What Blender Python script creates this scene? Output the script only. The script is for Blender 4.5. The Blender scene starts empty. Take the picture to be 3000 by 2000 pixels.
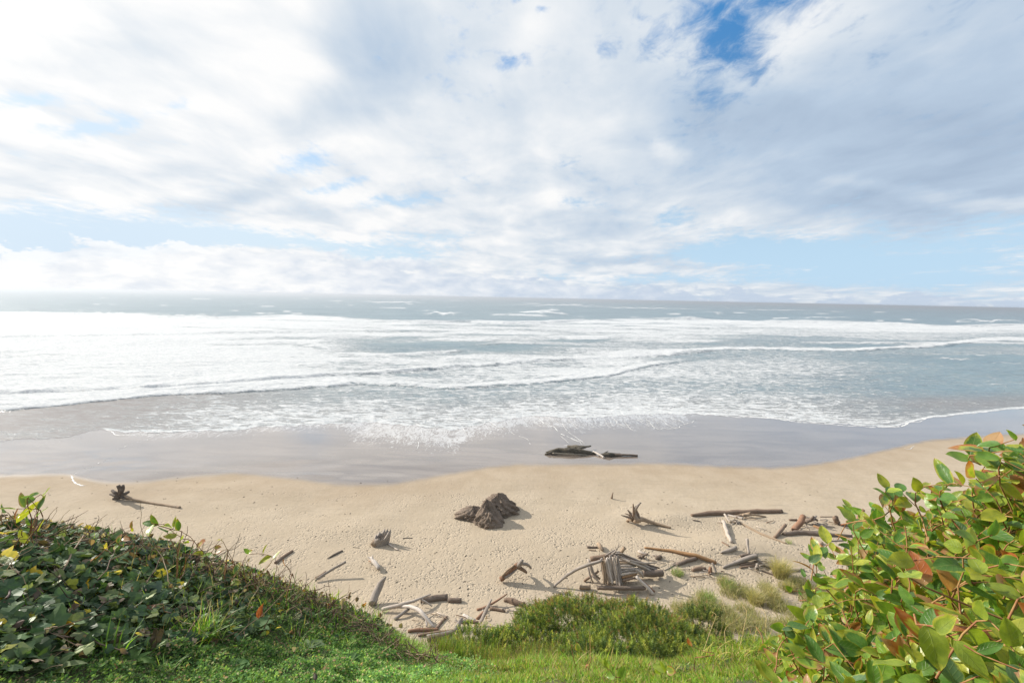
import bpy, math, random
import numpy as np
from mathutils import Vector

rng = np.random.default_rng(7)
random.seed(7)
S = bpy.context.scene
COL = S.collection
R = math.radians

# ------------------------------------------------------------------ camera
H = 18.0                       # lens height above the dry sand
PITCH = R(5.5); ROLL = R(1.15)
FPX = 1333.0                   # 16 mm lens, in photograph pixels (3000 wide)
C0 = np.array([0.0, 0.0, H])
_f = np.array([0, math.cos(PITCH), -math.sin(PITCH)])
_r0 = np.array([1.0, 0, 0]); _u0 = np.array([0, math.sin(PITCH), math.cos(PITCH)])
_r = math.cos(ROLL)*_r0 + math.sin(ROLL)*_u0
_u = -math.sin(ROLL)*_r0 + math.cos(ROLL)*_u0
cam_d = bpy.data.cameras.new('camera'); cam = bpy.data.objects.new('camera', cam_d); COL.objects.link(cam)
cam_d.sensor_width = 36; cam_d.lens = 36*FPX/3000; cam_d.clip_start = 0.05; cam_d.clip_end = 60000
from mathutils import Matrix
cam.matrix_world = Matrix(((_r[0], _u[0], -_f[0], 0), (_r[1], _u[1], -_f[1], 0), (_r[2], _u[2], -_f[2], H), (0, 0, 0, 1)))
S.camera = cam

# ------------------------------------------------------------------ sun, exposure
SUN_AZ = R(-66); SUN_EL = R(27)
SUNV = Vector((math.sin(SUN_AZ)*math.cos(SUN_EL), math.cos(SUN_AZ)*math.cos(SUN_EL), math.sin(SUN_EL)))
sd = bpy.data.lights.new('sun', 'SUN'); sun = bpy.data.objects.new('sun', sd); COL.objects.link(sun)
sd.energy = 5.0; sd.angle = R(0.6); sd.color = (1.0, 0.93, 0.82)
sun.rotation_euler = SUNV.to_track_quat('Z', 'Y').to_euler()
S.view_settings.view_transform = 'Standard'; S.view_settings.look = 'None'
S.view_settings.exposure = 0.5; S.view_settings.gamma = 1
S.render.engine = 'CYCLES'
S.cycles.use_denoising = True
S.cycles.max_bounces = 8; S.cycles.diffuse_bounces = 3; S.cycles.glossy_bounces = 3
S.cycles.transmission_bounces = 4; S.cycles.volume_bounces = 0; S.cycles.transparent_max_bounces = 12
S.cycles.sample_clamp_indirect = 6

# ------------------------------------------------------------------ pixel <-> world
def ray(px, py):
    px = np.asarray(px, float); py = np.asarray(py, float)
    a = (px-1500)/FPX; b = -(py-1000)/FPX
    return _f + a[..., None]*_r + b[..., None]*_u
def at_depth(px, py, d):
    return C0 + ray(px, py)*np.asarray(d, float)[..., None]
def project(P):
    q = np.asarray(P, float) - C0
    dz = q@_f
    dz = np.where(dz < 0.05, 0.05, dz)
    return 1500+FPX*(q@_r)/dz, 1000-FPX*(q@_u)/dz, dz
def on_z(px, py, z=0.0):
    d = ray(px, py)
    t = (z-H)/np.minimum(d[..., 2], -1e-5)
    return C0 + d*t[..., None]

# ------------------------------------------------------------------ numpy value noise
def _hash(ix, iy, seed):
    n = (ix.astype(np.int64)*374761393 + iy.astype(np.int64)*668265263 + seed*974634777) & 0xffffffff
    n = ((n ^ (n >> 13))*1274126177) & 0xffffffff
    n = n ^ (n >> 16)
    return (n & 0xffff)/65535.0
def vnoise(x, y, seed=0):
    x = np.asarray(x, float); y = np.asarray(y, float)
    ix = np.floor(x); iy = np.floor(y); fx = x-ix; fy = y-iy
    fx = fx*fx*(3-2*fx); fy = fy*fy*(3-2*fy)
    a = _hash(ix, iy, seed); b = _hash(ix+1, iy, seed); c = _hash(ix, iy+1, seed); d = _hash(ix+1, iy+1, seed)
    return (a*(1-fx)+b*fx)*(1-fy) + (c*(1-fx)+d*fx)*fy
def fbm(x, y, seed=0, oct=4, gain=0.5):
    s = 0; a = 1; t = 0
    for k in range(oct):
        s = s + a*vnoise(np.asarray(x)*2**k, np.asarray(y)*2**k, seed+k*17); t += a; a *= gain
    return s/t
def sstep(a, b, x):
    t = np.clip((x-a)/(b-a), 0, 1); return t*t*(3-2*t)

# ------------------------------------------------------------------ node helpers
def new_mat(name):
    m = bpy.data.materials.new(name); m.use_nodes = True
    nt = m.node_tree; nt.nodes.clear()
    return m, nt
class NB:
    def __init__(s, nt): s.nt = nt
    def n(s, t, **kw):
        nd = s.nt.nodes.new(t)
        for k, v in kw.items():
            if k == 'inp':
                for a, b in v.items():
                    if isinstance(b, bpy.types.NodeSocket): s.nt.links.new(b, nd.inputs[a])
                    else: nd.inputs[a].default_value = b
            else: setattr(nd, k, v)
        return nd
    def math(s, op, a, b=None, c=None, clamp=False):
        nd = s.nt.nodes.new('ShaderNodeMath'); nd.operation = op; nd.use_clamp = clamp
        for i, v in enumerate((a, b, c)):
            if v is None: continue
            if isinstance(v, bpy.types.NodeSocket): s.nt.links.new(v, nd.inputs[i])
            else: nd.inputs[i].default_value = v
        return nd.outputs[0]
    def mix(s, f, a, b, typ='RGBA', blend='MIX'):
        nd = s.nt.nodes.new('ShaderNodeMix'); nd.data_type = typ
        if typ == 'RGBA': nd.blend_type = blend
        ia, ib = {'RGBA': (6, 7), 'FLOAT': (2, 3), 'VECTOR': (4, 5)}[typ]
        for i, v in ((0, f), (ia, a), (ib, b)):
            if isinstance(v, bpy.types.NodeSocket): s.nt.links.new(v, nd.inputs[i])
            else:
                if typ == 'RGBA' and i > 0 and len(v) == 3: v = (*v, 1)
                nd.inputs[i].default_value = v
        return nd.outputs[{'RGBA': 2, 'FLOAT': 0, 'VECTOR': 1}[typ]]
    def ramp(s, f, lo, hi, a=0.0, b=1.0, smooth=True):
        nd = s.nt.nodes.new('ShaderNodeMapRange')
        nd.interpolation_type = 'SMOOTHSTEP' if smooth else 'LINEAR'
        for i, v in enumerate((f, lo, hi, a, b)):
            if isinstance(v, bpy.types.NodeSocket): s.nt.links.new(v, nd.inputs[i])
            else: nd.inputs[i].default_value = v
        return nd.outputs[0]
    def noise(s, vec, scale, detail=4, rough=0.5, dist=0.0, typ=None):
        nd = s.nt.nodes.new('ShaderNodeTexNoise')
        if typ: nd.noise_type = typ
        s.nt.links.new(vec, nd.inputs['Vector'])
        nd.inputs['Scale'].default_value = scale; nd.inputs['Detail'].default_value = detail
        nd.inputs['Roughness'].default_value = rough; nd.inputs['Distortion'].default_value = dist
        return nd
    def mapping(s, vec, loc=(0, 0, 0), rot=(0, 0, 0), sc=(1, 1, 1)):
        nd = s.nt.nodes.new('ShaderNodeMapping')
        s.nt.links.new(vec, nd.inputs[0])
        nd.inputs[1].default_value = loc; nd.inputs[2].default_value = rot; nd.inputs[3].default_value = sc
        return nd.outputs[0]
    def attr(s, name, out='Fac'):
        nd = s.nt.nodes.new('ShaderNodeAttribute'); nd.attribute_name = name
        return nd.outputs[out]
    def link(s, a, b): s.nt.links.new(a, b)

# ------------------------------------------------------------------ world: sky and clouds
def azel(px, py):
    d = ray(px, py); d = d/np.linalg.norm(d)
    return math.degrees(math.atan2(d[0], d[1])), math.degrees(math.asin(d[2]))
def build_world():
    w = bpy.data.worlds.new('World'); S.world = w; w.use_nodes = True
    nt = w.node_tree; nt.nodes.clear(); b = NB(nt)
    tc = b.n('ShaderNodeTexCoord').outputs['Generated']
    sky = b.n('ShaderNodeTexSky', sky_type='NISHITA', sun_disc=False, sun_elevation=SUN_EL, sun_rotation=SUN_AZ,
              altitude=20, air_density=1.0, dust_density=1.2, ozone_density=1.5)
    sep = b.n('ShaderNodeSeparateXYZ', inp={0: tc})
    x, y, z = sep.outputs
    zc = b.math('MAXIMUM', z, 0.0)
    az = b.math('MULTIPLY', b.math('ARCTAN2', x, y), 57.2958)
    el = b.math('MULTIPLY', b.math('ARCSINE', b.math('MINIMUM', b.math('MAXIMUM', z, -1.0), 1.0)), 57.2958)
    # cloud deck coordinates: where the view direction pierces a flat layer
    inv = b.math('DIVIDE', 1.0, b.math('ADD', zc, 0.10))
    deck = b.n('ShaderNodeCombineXYZ', inp={0: b.math('MULTIPLY', x, inv), 1: b.math('MULTIPLY', y, inv), 2: 0.0}).outputs[0]
    deck_r = b.mapping(deck, rot=(0, 0, R(8)), sc=(1.5, 0.45, 1))
    n1 = b.noise(deck_r, 1.0, 7, 0.55, 0.4).outputs[0]
    n2 = b.noise(b.mapping(deck, loc=(3.1, 7.7, 0), rot=(0, 0, R(8)), sc=(1.3, .9, 1)), 1.9, 8, 0.54, 0.3).outputs[0]
    ae = b.n('ShaderNodeCombineXYZ', inp={0: az, 1: el, 2: 0.0}).outputs[0]
    nw = b.noise(tc, 3.0, 6, 0.6).outputs[1]
    wob = b.n('ShaderNodeVectorMath', operation='SUBTRACT', inp={0: nw, 1: (0.5, 0.5, 0.5)}).outputs[0]
    wob = b.n('ShaderNodeVectorMath', operation='MULTIPLY', inp={0: wob, 1: (15, 6, 0)}).outputs[0]
    wae = b.n('ShaderNodeVectorMath', operation='ADD', inp={0: ae, 1: wob}).outputs[0]
    # flat puffy bank low over the horizon
    puff = b.noise(b.mapping(ae, sc=(0.20, 0.42, 1)), 1.0, 8, 0.66, 0.2).outputs[0]
    puff2 = b.noise(b.mapping(ae, loc=(5, 9, 0), sc=(0.22, 0.5, 1)), 1.0, 7, 0.6, 0.2).outputs[0]

    def blobs(vec, lst, base):
        acc = base
        for (px, py, wx, wy, rot, amp) in lst:
            a0, e0 = azel(px, py)
            rr = R(-rot)
            # move to the centre, turn, scale
            t = b.n('ShaderNodeVectorMath', operation='SUBTRACT', inp={0: vec, 1: (a0, e0, 0)}).outputs[0]
            m = b.mapping(t, rot=(0, 0, R(rot)))
            deg = 36.0/1000
            m = b.n('ShaderNodeVectorMath', operation='MULTIPLY', inp={0: m, 1: (1/(wx*deg), 1/(wy*deg), 0)}).outputs[0]
            l = b.n('ShaderNodeVectorMath', operation='LENGTH', inp={0: m}).outputs[1]
            g = b.ramp(l, 0.0, 1.25, amp, 0.0)
            acc = b.math('ADD', acc, g)
        return acc
    # (photo x, y, half-width, half-height, turn, amount)
    gaps = [(2120, 95, 240, 210, -12, -0.52), (2085, 110, 90, 110, 0, -0.26), (2290, 5, 220, 60, 30, -0.42), (2180, 215, 140, 50, 30, -0.22),
            (1500, 200, 90, 30, 0, -0.42), (2100, 300, 60, 30, 0, -0.3), (1620, 50, 50, 26, 0, -.4), (1540, 10, 50, 24, 0, -.45), (1780, 165, 60, 26, 0, -.3),
            (200, 385, 150, 22, -20, -0.62), (50, 318, 120, 24, -25, -0.5), (500, 310, 120, 30, -30, -0.34), (330, 345, 60, 25, 0, -.45),
            (930, 475, 130, 60, -20, -0.62), (1050, 555, 150, 34, -15, -0.68), (1200, 595, 150, 30, -15, -0.5), (1250, 690, 180, 40, -5, -.4),
            (60, 676, 560, 84, -8, -1.0), (620, 708, 430, 44, -6, -0.9), (1080, 728, 340, 34, -2, -0.8),
            (1940, 635, 130, 50, 0, -0.62), (1680, 590, 140, 26, 0, -0.5), (1650, 480, 100, 30, 10, -.34), (2150, 740, 500, 34, 2, -0.55),
            (2500, 760, 560, 80, 8, -0.85), (2800, 690, 320, 60, 12, -0.65), (2900, 620, 160, 40, 14, -.4), (2000, 800, 700, 30, 0, -0.5)]
    cov = blobs(wae, gaps, 0.86)
    cov = b.math('ADD', cov, b.math('MULTIPLY', b.math('SUBTRACT', n1, 0.5), 0.65))
    cov = b.math('ADD', cov, b.math('MULTIPLY', b.math('SUBTRACT', n2, 0.5), 1.0))
    n3 = b.noise(b.mapping(deck, rot=(0, 0, R(8)), sc=(1.4, 1.0, 1)), 9.0, 6, 0.65, 0.4).outputs[0]
    cov = b.math('ADD', cov, b.math('MULTIPLY', b.math('SUBTRACT', n3, 0.5), 1.15))
    cov = b.ramp(cov, 0.10, 0.76)
    # low bank
    bank_h = b.math('ADD', 3.3, b.math('MULTIPLY', b.math('SUBTRACT', puff, 0.5), 9.0))
    bank_h = blobs(ae, [(2600, 850, 1300, 900, 0, -2.6), (1100, 800, 200, 900, 0, 1.2), (600, 800, 500, 900, 0, 1.4)], bank_h)
    bank = b.ramp(b.math('SUBTRACT', bank_h, el), -0.10, 0.55)
    # brightness of the clouds
    tone = [(1110, 130, 260, 230, 20, -0.38), (1000, 330, 330, 90, -20, -0.2), (280, 200, 220, 60, -25, -0.16), (480, 250, 160, 50, -20, -0.12),
            (560, 90, 260, 80, -20, -0.1), (250, 520, 420, 50, -14, -0.2), (700, 590, 420, 40, -16, -0.2), (830, 640, 300, 26, -8, -0.14),
            (1520, 400, 200, 160, 0, -0.1), (1300, 560, 200, 30, -5, -.1), (1750, 650, 260, 40, 0, -.22), (1850, 740, 300, 24, 0, -.22),
            (2150, 330, 380, 90, 15, -0.2), (2500, 420, 800, 240, 10, -0.22), (2900, 200, 500, 500, 0, -0.2), (2700, 520, 560, 110, 12, -0.12),
            (2300, 600, 260, 60, 5, -0.16), (1560, 150, 140, 70, 0, 0.12), (1900, 140, 120, 80, 0, 0.16), (1600, 580, 90, 40, 0, .12),
            (1960, 450, 100, 40, 20, 0.26), (2120, 650, 90, 50, 0, 0.2), (2800, 560, 360, 22, 13, 0.2), (2950, 660, 120, 40, 0, .16), (2450, 140, 300, 120, 0, .1),
            (1330, 520, 200, 60, -20, 0.12)]
    br = blobs(wae, tone, 0.80)
    br = b.math('ADD', br, b.ramp(az, -48, 25, 0.20, -0.08, smooth=False))
    br = b.math('ADD', br, b.math('MULTIPLY', b.math('SUBTRACT', n2, 0.5), 0.80))
    br = b.math('ADD', br, b.math('MULTIPLY', b.math('SUBTRACT', n1, 0.5), 0.60))
    br = b.math('ADD', br, 0.0, clamp=True)
    ccol = b.n('ShaderNodeValToRGB', inp={0: br}).outputs[0]
    cr = ccol.node.color_ramp; K = 1.0
    cr.elements[0].position = 0.0; cr.elements[0].color = (0.23, 0.30, 0.405, 1)
    cr.elements[1].position = 1.0; cr.elements[1].color = (0.69, 0.69, 0.69, 1)
    e = cr.elements.new(0.45); e.color = (0.35, 0.43, 0.53, 1)
    e = cr.elements.new(0.72); e.color = (0.49, 0.54, 0.595, 1)
    bbr = b.math('ADD', b.ramp(az, -40, 22, 1.0, -0.15, smooth=False), b.math('MULTIPLY', b.math('SUBTRACT', puff2, 0.5), 2.6), clamp=True)
    bcol = b.mix(bbr, (0.39, 0.46, 0.56), (0.71, 0.71, 0.71))
    # clear sky: Nishita, deepened aloft
    skc = b.n('ShaderNodeVectorMath', operation='SCALE', inp={0: sky.outputs[0], 3: 0.085}).outputs[0]
    deep = b.ramp(el, 8, 42)
    tint = b.mix(deep, (0.92, 1.04, 1.14), (0.38, 1.38, 1.95))
    skc = b.mix(1.0, skc, tint, blend='MULTIPLY')
    hz = b.ramp(el, 2, 26, 0.92, 0.0)
    skc = b.mix(hz, skc, b.mix(b.ramp(az, -45, 10), (0.535, 0.61, 0.67), (0.38, 0.525, 0.66)))
    skc = b.mix(b.ramp(az, -18, -42, 0, .85), skc, (0.46, 0.56, 0.66))
    c = b.mix(cov, skc, ccol)
    c = b.mix(b.math('MULTIPLY', bank, 0.8), c, bcol)
    # glow of the veiled sun beyond the left edge
    dt = b.n('ShaderNodeVectorMath', operation='DOT_PRODUCT', inp={0: tc, 1: tuple(SUNV)}).outputs[1]
    g = b.math('POWER', b.math('MAXIMUM', dt, 0.0), 6.0)
    glow = b.mix(1.0, (0.045, 0.043, 0.038), b.n('ShaderNodeCombineXYZ', inp={0: g, 1: g, 2: g}).outputs[0], blend='MULTIPLY')
    c = b.mix(1.0, c, glow, blend='ADD')
    # behind the viewer the deck is thinner and dimmer
    c = b.mix(b.ramp(y, -0.1, -0.6, 0.0, 0.6), c, (0.20, 0.26, 0.36))
    lowc = b.mix(b.ramp(z, 0.0, -0.03), c, (0.22, 0.22, 0.21))
    sc10 = b.n('ShaderNodeVectorMath', operation='SCALE', inp={0: lowc, 3: 10.0}).outputs[0]
    bg = b.n('ShaderNodeBackground', inp={0: sc10, 1: 0.1})
    out = b.n('ShaderNodeOutputWorld'); b.link(bg.outputs[0], out.inputs[0])
    w.cycles.sampling_method = 'MANUAL'; w.cycles.sample_map_resolution = 512
build_world()

# ------------------------------------------------------------------ mesh helpers
def mesh_obj(name, V, F, mat, parent=None, attrs=None, uv=None, smooth=True, loc=None):
    """V (n,3), F list/array of faces (same size array allowed). attrs: name -> (n,) float or (n,3) colour."""
    me = bpy.data.meshes.new(name)
    V = np.asarray(V, dtype=np.float32)
    if loc is not None: V = V - np.asarray(loc, dtype=np.float32)
    if isinstance(F, np.ndarray):
        n, k = F.shape
        me.vertices.add(len(V)); me.vertices.foreach_set('co', V.ravel())
        me.loops.add(n*k); me.loops.foreach_set('vertex_index', F.astype(np.int32).ravel())
        me.polygons.add(n); me.polygons.foreach_set('loop_start', np.arange(n, dtype=np.int32)*k)
        me.polygons.foreach_set('loop_total', np.full(n, k, dtype=np.int32))
        me.update(calc_edges=True)
    else:
        me.from_pydata([tuple(map(float, v)) for v in V], [], [tuple(int(i) for i in f) for f in F])
    if attrs:
        for an, av in attrs.items():
            av = np.asarray(av, dtype=np.float32)
            if av.ndim == 1:
                a = me.attributes.new(an, 'FLOAT', 'POINT'); a.data.foreach_set('value', av)
            else:
                a = me.attributes.new(an, 'FLOAT_COLOR', 'POINT')
                a.data.foreach_set('color', np.concatenate([av, np.ones((len(av), 1), np.float32)], 1).ravel())
    if uv is not None:
        l = me.uv_layers.new(name='UVMap')
        idx = np.empty(len(me.loops), dtype=np.int32); me.loops.foreach_get('vertex_index', idx)
        l.data.foreach_set('uv', np.asarray(uv, dtype=np.float32)[idx].ravel())
    if smooth: me.polygons.foreach_set('use_smooth', np.ones(len(me.polygons), dtype=bool))
    me.materials.append(mat); me.update()
    o = bpy.data.objects.new(name, me); COL.objects.link(o)
    if loc is not None: o.location = [float(c) for c in loc]
    if parent is not None: o.parent = parent
    return o
def tag(o, label=None, cat=None, group=None, kind=None):
    if label: o['label'] = label
    if cat: o['category'] = cat
    if group: o['group'] = group
    if kind: o['kind'] = kind
    return o
def empty(name, loc):
    o = bpy.data.objects.new(name, None); COL.objects.link(o); o.location = [float(c) for c in loc]; o.empty_display_size = 0.2
    return o
def grid_faces(nr, nc):
    i = np.arange(nr-1)[:, None]*nc + np.arange(nc-1)[None, :]
    i = i.ravel()
    return np.stack([i, i+1, i+nc+1, i+nc], 1)
def pinterp(x, pts):
    p = np.array(pts, float); return np.interp(x, p[:, 0], p[:, 1])
def smooth_interp(x, pts, w=40):
    s = 0
    for k in (-1.5, -1, -.5, 0, .5, 1, 1.5): s = s + pinterp(x+k*w, pts)
    return s/7

# ------------------------------------------------------------------ traced shore lines (photo pixels)
WET = [(-900, 1398), (0, 1393), (198, 1388), (270, 1408), (357, 1415), (450, 1408), (542, 1396), (689, 1384), (829, 1398), (995, 1421), (1148, 1418),
       (1275, 1396), (1400, 1372), (1500, 1361), (1946, 1358), (2100, 1366), (2265, 1371), (2393, 1361), (2520, 1336), (2712, 1290), (2967, 1272), (3100, 1268), (3900, 1262)]
SW = [(-900, 1310), (0, 1296), (200, 1284), (300, 1254), (344, 1270), (500, 1268), (670, 1262), (800, 1250), (944, 1243), (1100, 1236), (1200, 1245), (1330, 1262), (1420, 1240),
      (1553, 1215), (1700, 1222), (1850, 1212), (2042, 1209), (2265, 1225), (2393, 1235), (2560, 1248), (2616, 1250), (2712, 1222), (2840, 1208), (3000, 1190), (3900, 1180)]
L1 = [(-900, 1215), (0, 1205), (485, 1158), (702, 1150), (1052, 1127), (1231, 1135), (1307, 1143), (1499, 1131), (1653, 1119), (1780, 1103), (1908, 1075), (2074, 1052), (2200, 1040), (3900, 1040)]
L2 = [(-900, 1170), (0, 1154), (446, 1138), (752, 1115), (1084, 1096), (1400, 1074), (1700, 1054), (1946, 1042), (2100, 1030), (2233, 1025), (2457, 1034), (2712, 1020), (2903, 999), (3000, 1001), (3900, 990)]
def curve_xy(pts, z):
    px = np.linspace(-850, 3850, 900)
    py = smooth_interp(px, pts, 18)
    return px, on_z(px, py, z)
def sand_base(x, y):
    z = 0.018*(44-y)*(y > 44)                       # falls gently to the sea
    z = np.where(y > 44, -0.018*(y-44), 0.0)
    z = z + 0.34*(fbm(x/8, y/4.5, 3, 3)-0.5)*sstep(52, 40, y)
    # low dune round the drift logs, and the toe of the bluff
    z = z + 0.55*np.exp(-(((x-15)/5)**2+((y-31.5)/1.9)**2))
    z = z + 0.9*sstep(27, 19, y)*(0.4+0.9*fbm(x/4, y/4, 8, 3))
    z = z + 0.35*np.exp(-(((x-13.2)/2.6)**2+((y-36.2)/1.2)**2)) 
    return z
def sand_z(x, y): return sand_base(np.asarray(x, float), np.asarray(y, float))
def P(px, py, h=0.0):
    """point at height h above the sand seen at photo pixel px,py"""
    z = 0.0
    for _ in range(6):
        p = on_z(np.array(float(px)), np.array(float(py)), z+h)
        z = float(sand_z(p[0], p[1]))
    return p
def px2m(px, py):
    p = P(px, py); return float(((p-C0)@_f)/FPX)

# ------------------------------------------------------------------ sand beach
def build_sand():
    py = np.concatenate([np.linspace(2300, 1500, 330), np.linspace(1498, 1150, 260), np.linspace(1148, 1000, 30)])
    u = np.linspace(-1.75, 1.75, 900)
    y = (on_z(np.full_like(py, 1500.), py, 0))[:, 1]
    Y = np.repeat(y[:, None], len(u), 1); X = u[None, :]*Y*1.0
    Z = sand_base(X, Y)
    pxx, pyy, dz = project(np.stack([X.ravel(), Y.ravel(), Z.ravel()], 1))
    pxx = pxx.reshape(X.shape); pyy = pyy.reshape(X.shape)
    d = pyy - smooth_interp(pxx, WET, 18) + 5*(fbm(X/1.1, Y/3, 5, 3)-.5)   # >0 dry
    d_m = d*(dz.reshape(X.shape)/FPX)
    wet = sstep(0.35, -0.30, d_m)
    damp = sstep(3.4, 0.0, d_m + 1.5*(fbm(X/3, Y/3, 9, 4)-0.5))
    # trampled sand
    tr = sstep(1450, 1620, pyy + 120*(fbm(X/3, Y/3, 21, 3)-0.5))
    tr = np.clip(tr, 0.0, 1) + 0.8*np.exp(-(((pxx-480)/120)**2+((pyy-1500)/28)**2))
    tr = tr*sstep(2560+0*pxx, 2380, pxx - (1500-pyy)*.0)*1.0 + 0.25*tr
    tr = np.maximum(tr, 0.7*np.exp(-(((pxx-1350)/220)**2+((pyy-1470)/50)**2)))
    for tl in ([(150, 1497), (300, 1502)], [(380, 1432), (700, 1436), (900, 1452)], [(560, 1487), (800, 1492), (1000, 1520)], [(700, 1510), (1100, 1440)], [(1250, 1660), (1500, 1600), (1700, 1560), (2010, 1548)], [(1560, 1470), (1800, 1480), (2010, 1520)], [(900, 1560), (1300, 1640)]):
        tp = np.array(tl, float)
        for q0, q1 in zip(tp[:-1], tp[1:]):
            e = q1-q0; tt = np.clip(((pxx-q0[0])*e[0]+(pyy-q0[1])*e[1])/(e@e), 0, 1)
            tr = np.maximum(tr, 1.0*np.exp(-((pxx-q0[0]-tt*e[0])**2/36+(pyy-q0[1]-tt*e[1]-3*np.sin(pxx/9))**2/9)))
    dsw = pyy-smooth_interp(pxx, SW, 18)
    film = sstep(70, 0, dsw)*sstep(950, 1080, pxx)*sstep(2120, 1950, pxx)+.7*sstep(34, 0, dsw)*sstep(300, 420, pxx)*sstep(1080, 950, pxx)+.45*sstep(120, 30, dsw)*sstep(980, 1080, pxx)*sstep(1420, 1300, pxx)
    V = np.stack([X.ravel(), Y.ravel(), Z.ravel()], 1)
    m, nt = new_mat('beach_sand'); b = NB(nt)
    geo = b.n('ShaderNodeNewGeometry').outputs['Position']
    wetn = b.attr('wet'); dampn = b.attr('damp'); trn = b.attr('trodden')
    nA = b.noise(geo, 0.35, 6, 0.6).outputs[0]; nB = b.noise(geo, 2.2, 6, 0.65).outputs[0]; nC = b.noise(geo, 26, 3, 0.6).outputs[0]
    dry = b.mix(b.ramp(nA, .3, .7), (0.405, 0.335, 0.248), (0.455, 0.380, 0.288))
    dry = b.mix(b.ramp(nB, .3, .8, 0, .35), dry, (0.335, 0.275, 0.205))
    # wind streaks of darker grains near the wet edge
    st = b.noise(b.mapping(geo, rot=(0, 0, R(-18)), sc=(0.35, 3.5, 1)), 1.0, 5, 0.6).outputs[0]
    dry = b.mix(b.math('MULTIPLY', b.ramp(st, .52, .75, 0, .5), b.ramp(trn, 0.0, 0.6, 1.0, 0.2)), dry, (0.27, 0.23, 0.18))
    dampc = b.mix(b.ramp(nA, .35, .65), (0.345, 0.272, 0.195), (0.385, 0.31, 0.23))
    col = b.mix(b.math('MULTIPLY', dampn, 0.85), dry, dampc)
    ws = b.noise(b.mapping(geo, rot=(0, 0, R(10)), sc=(0.08, 0.4, 1)), 1.0, 7, 0.62, 1.2).outputs[0]
    wetc = b.mix(b.ramp(ws, .35, .65), (0.175, 0.140, 0.115), (0.245, 0.200, 0.165))
    col = b.mix(wetn, col, wetc)
    # lacy film of foam left by the last wave
    fw = b.noise(geo, .5, 4, .6).outputs[1]
    fv = b.n('ShaderNodeVectorMath', operation='MULTIPLY_ADD', inp={0: fw, 1: (3.0, 3.0, 0), 2: b.mapping(geo, rot=(0, 0, R(28)), sc=(1.5, .45, 1))}).outputs[0]
    fl = b.noise(fv, 1.3, 7, .72, .8).outputs[0]
    fe = b.n('ShaderNodeTexVoronoi', feature='DISTANCE_TO_EDGE', inp={'Vector': fv, 'Scale': 1.6}).outputs[0]
    fl = b.math('ADD', fl, b.ramp(fe, 0, .14, .14, 0))
    fm = b.math('MULTIPLY', b.ramp(b.math('ADD', fl, b.math('MULTIPLY', b.attr('film'), .30)), .70, .92), b.ramp(b.attr('film'), 0.0, .35, 0, .8))
    col = b.mix(fm, col, (0.62, 0.61, 0.60))
    # scattered dark bits
    vb = b.n('ShaderNodeTexVoronoi', inp={'Vector': geo, 'Scale': 2.1, 'Randomness': 1.0})
    bit = b.math('MULTIPLY', b.ramp(vb.outputs['Distance'], 0.07, 0.05), b.math('GREATER_THAN', b.n('ShaderNodeSeparateColor', inp={0: vb.outputs['Color']}).outputs[0], 0.72))
    col = b.mix(b.math('MULTIPLY', bit, 0.75), col, (0.08, 0.065, 0.05))
    rough = b.mix(wetn, (0.95,)*3, (0.16,)*3)
    # foot dimples
    dist = b.noise(geo, 3.0, 3, 0.5).outputs[1]
    gw = b.n('ShaderNodeVectorMath', operation='MULTIPLY_ADD', inp={0: dist, 1: (0.25, 0.25, 0), 2: geo}).outputs[0]
    def pits(loc, sc, r, amp, keep):
        v = b.n('ShaderNodeTexVoronoi', inp={'Vector': b.mapping(gw, loc=loc, sc=(1, 1, 0)), 'Scale': sc})
        k = b.math('GREATER_THAN', b.n('ShaderNodeSeparateColor', inp={0: v.outputs['Color']}).outputs[0], keep)
        return b.math('MULTIPLY', k, b.ramp(v.outputs['Distance'], r*.25, r, -amp, 0))
    dim = b.math('ADD', pits((0, 0, 0), 2.6, .36, 1.0, .25), pits((4, 2, 0), 4.2, .42, .9, .2))
    dim = b.math('ADD', dim, pits((7, 5, 0), 7.0, .44, .6, .15))
    msk = b.math('MULTIPLY', trn, b.ramp(b.noise(geo, 0.35, 4, 0.65).outputs[0], .38, .6, .12, 1))
    hgt = b.math('MULTIPLY', b.math('ADD', dim, b.math('MULTIPLY', nC, 0.35)), b.math('MULTIPLY', msk, 0.065))
    hgt = b.math('ADD', hgt, b.math('MULTIPLY', b.math('SUBTRACT', nB, .5), b.mix(wetn, (0.05,)*3, (0.004,)*3)))
    hgt = b.math('ADD', hgt, b.math('MULTIPLY', nC, 0.004))
    bump = b.n('ShaderNodeBump', inp={'Height': hgt, 'Distance': 1.0, 'Strength': b.ramp(wetn, 0, 1, 0.9, 0.25)})
    pr = b.n('ShaderNodeBsdfPrincipled', inp={'Base Color': col, 'Roughness': rough, 'Normal': bump.outputs[0], 'IOR': 1.4})
    b.link(b.math('MULTIPLY', wetn, 1.0), pr.inputs['Coat Weight']); pr.inputs['Coat Roughness'].default_value = 0.06
    b.link(b.ramp(wetn, 0, 1, 0.12, 0.6), pr.inputs['Specular IOR Level'])
    b.link(pr.outputs[0], b.n('ShaderNodeOutputMaterial').inputs[0])
    o = mesh_obj('beach', V, grid_faces(*X.shape)[:, ::1], m, attrs={'wet': wet.ravel(), 'damp': damp.ravel(), 'trodden': np.clip(tr, 0, 1).ravel(), 'film': np.clip(film, 0, 1).ravel()})
    tag(o, 'pale sandy beach with trodden dry sand and a dark wet strip beside the sea', 'beach', kind='structure')
build_sand()

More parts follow.
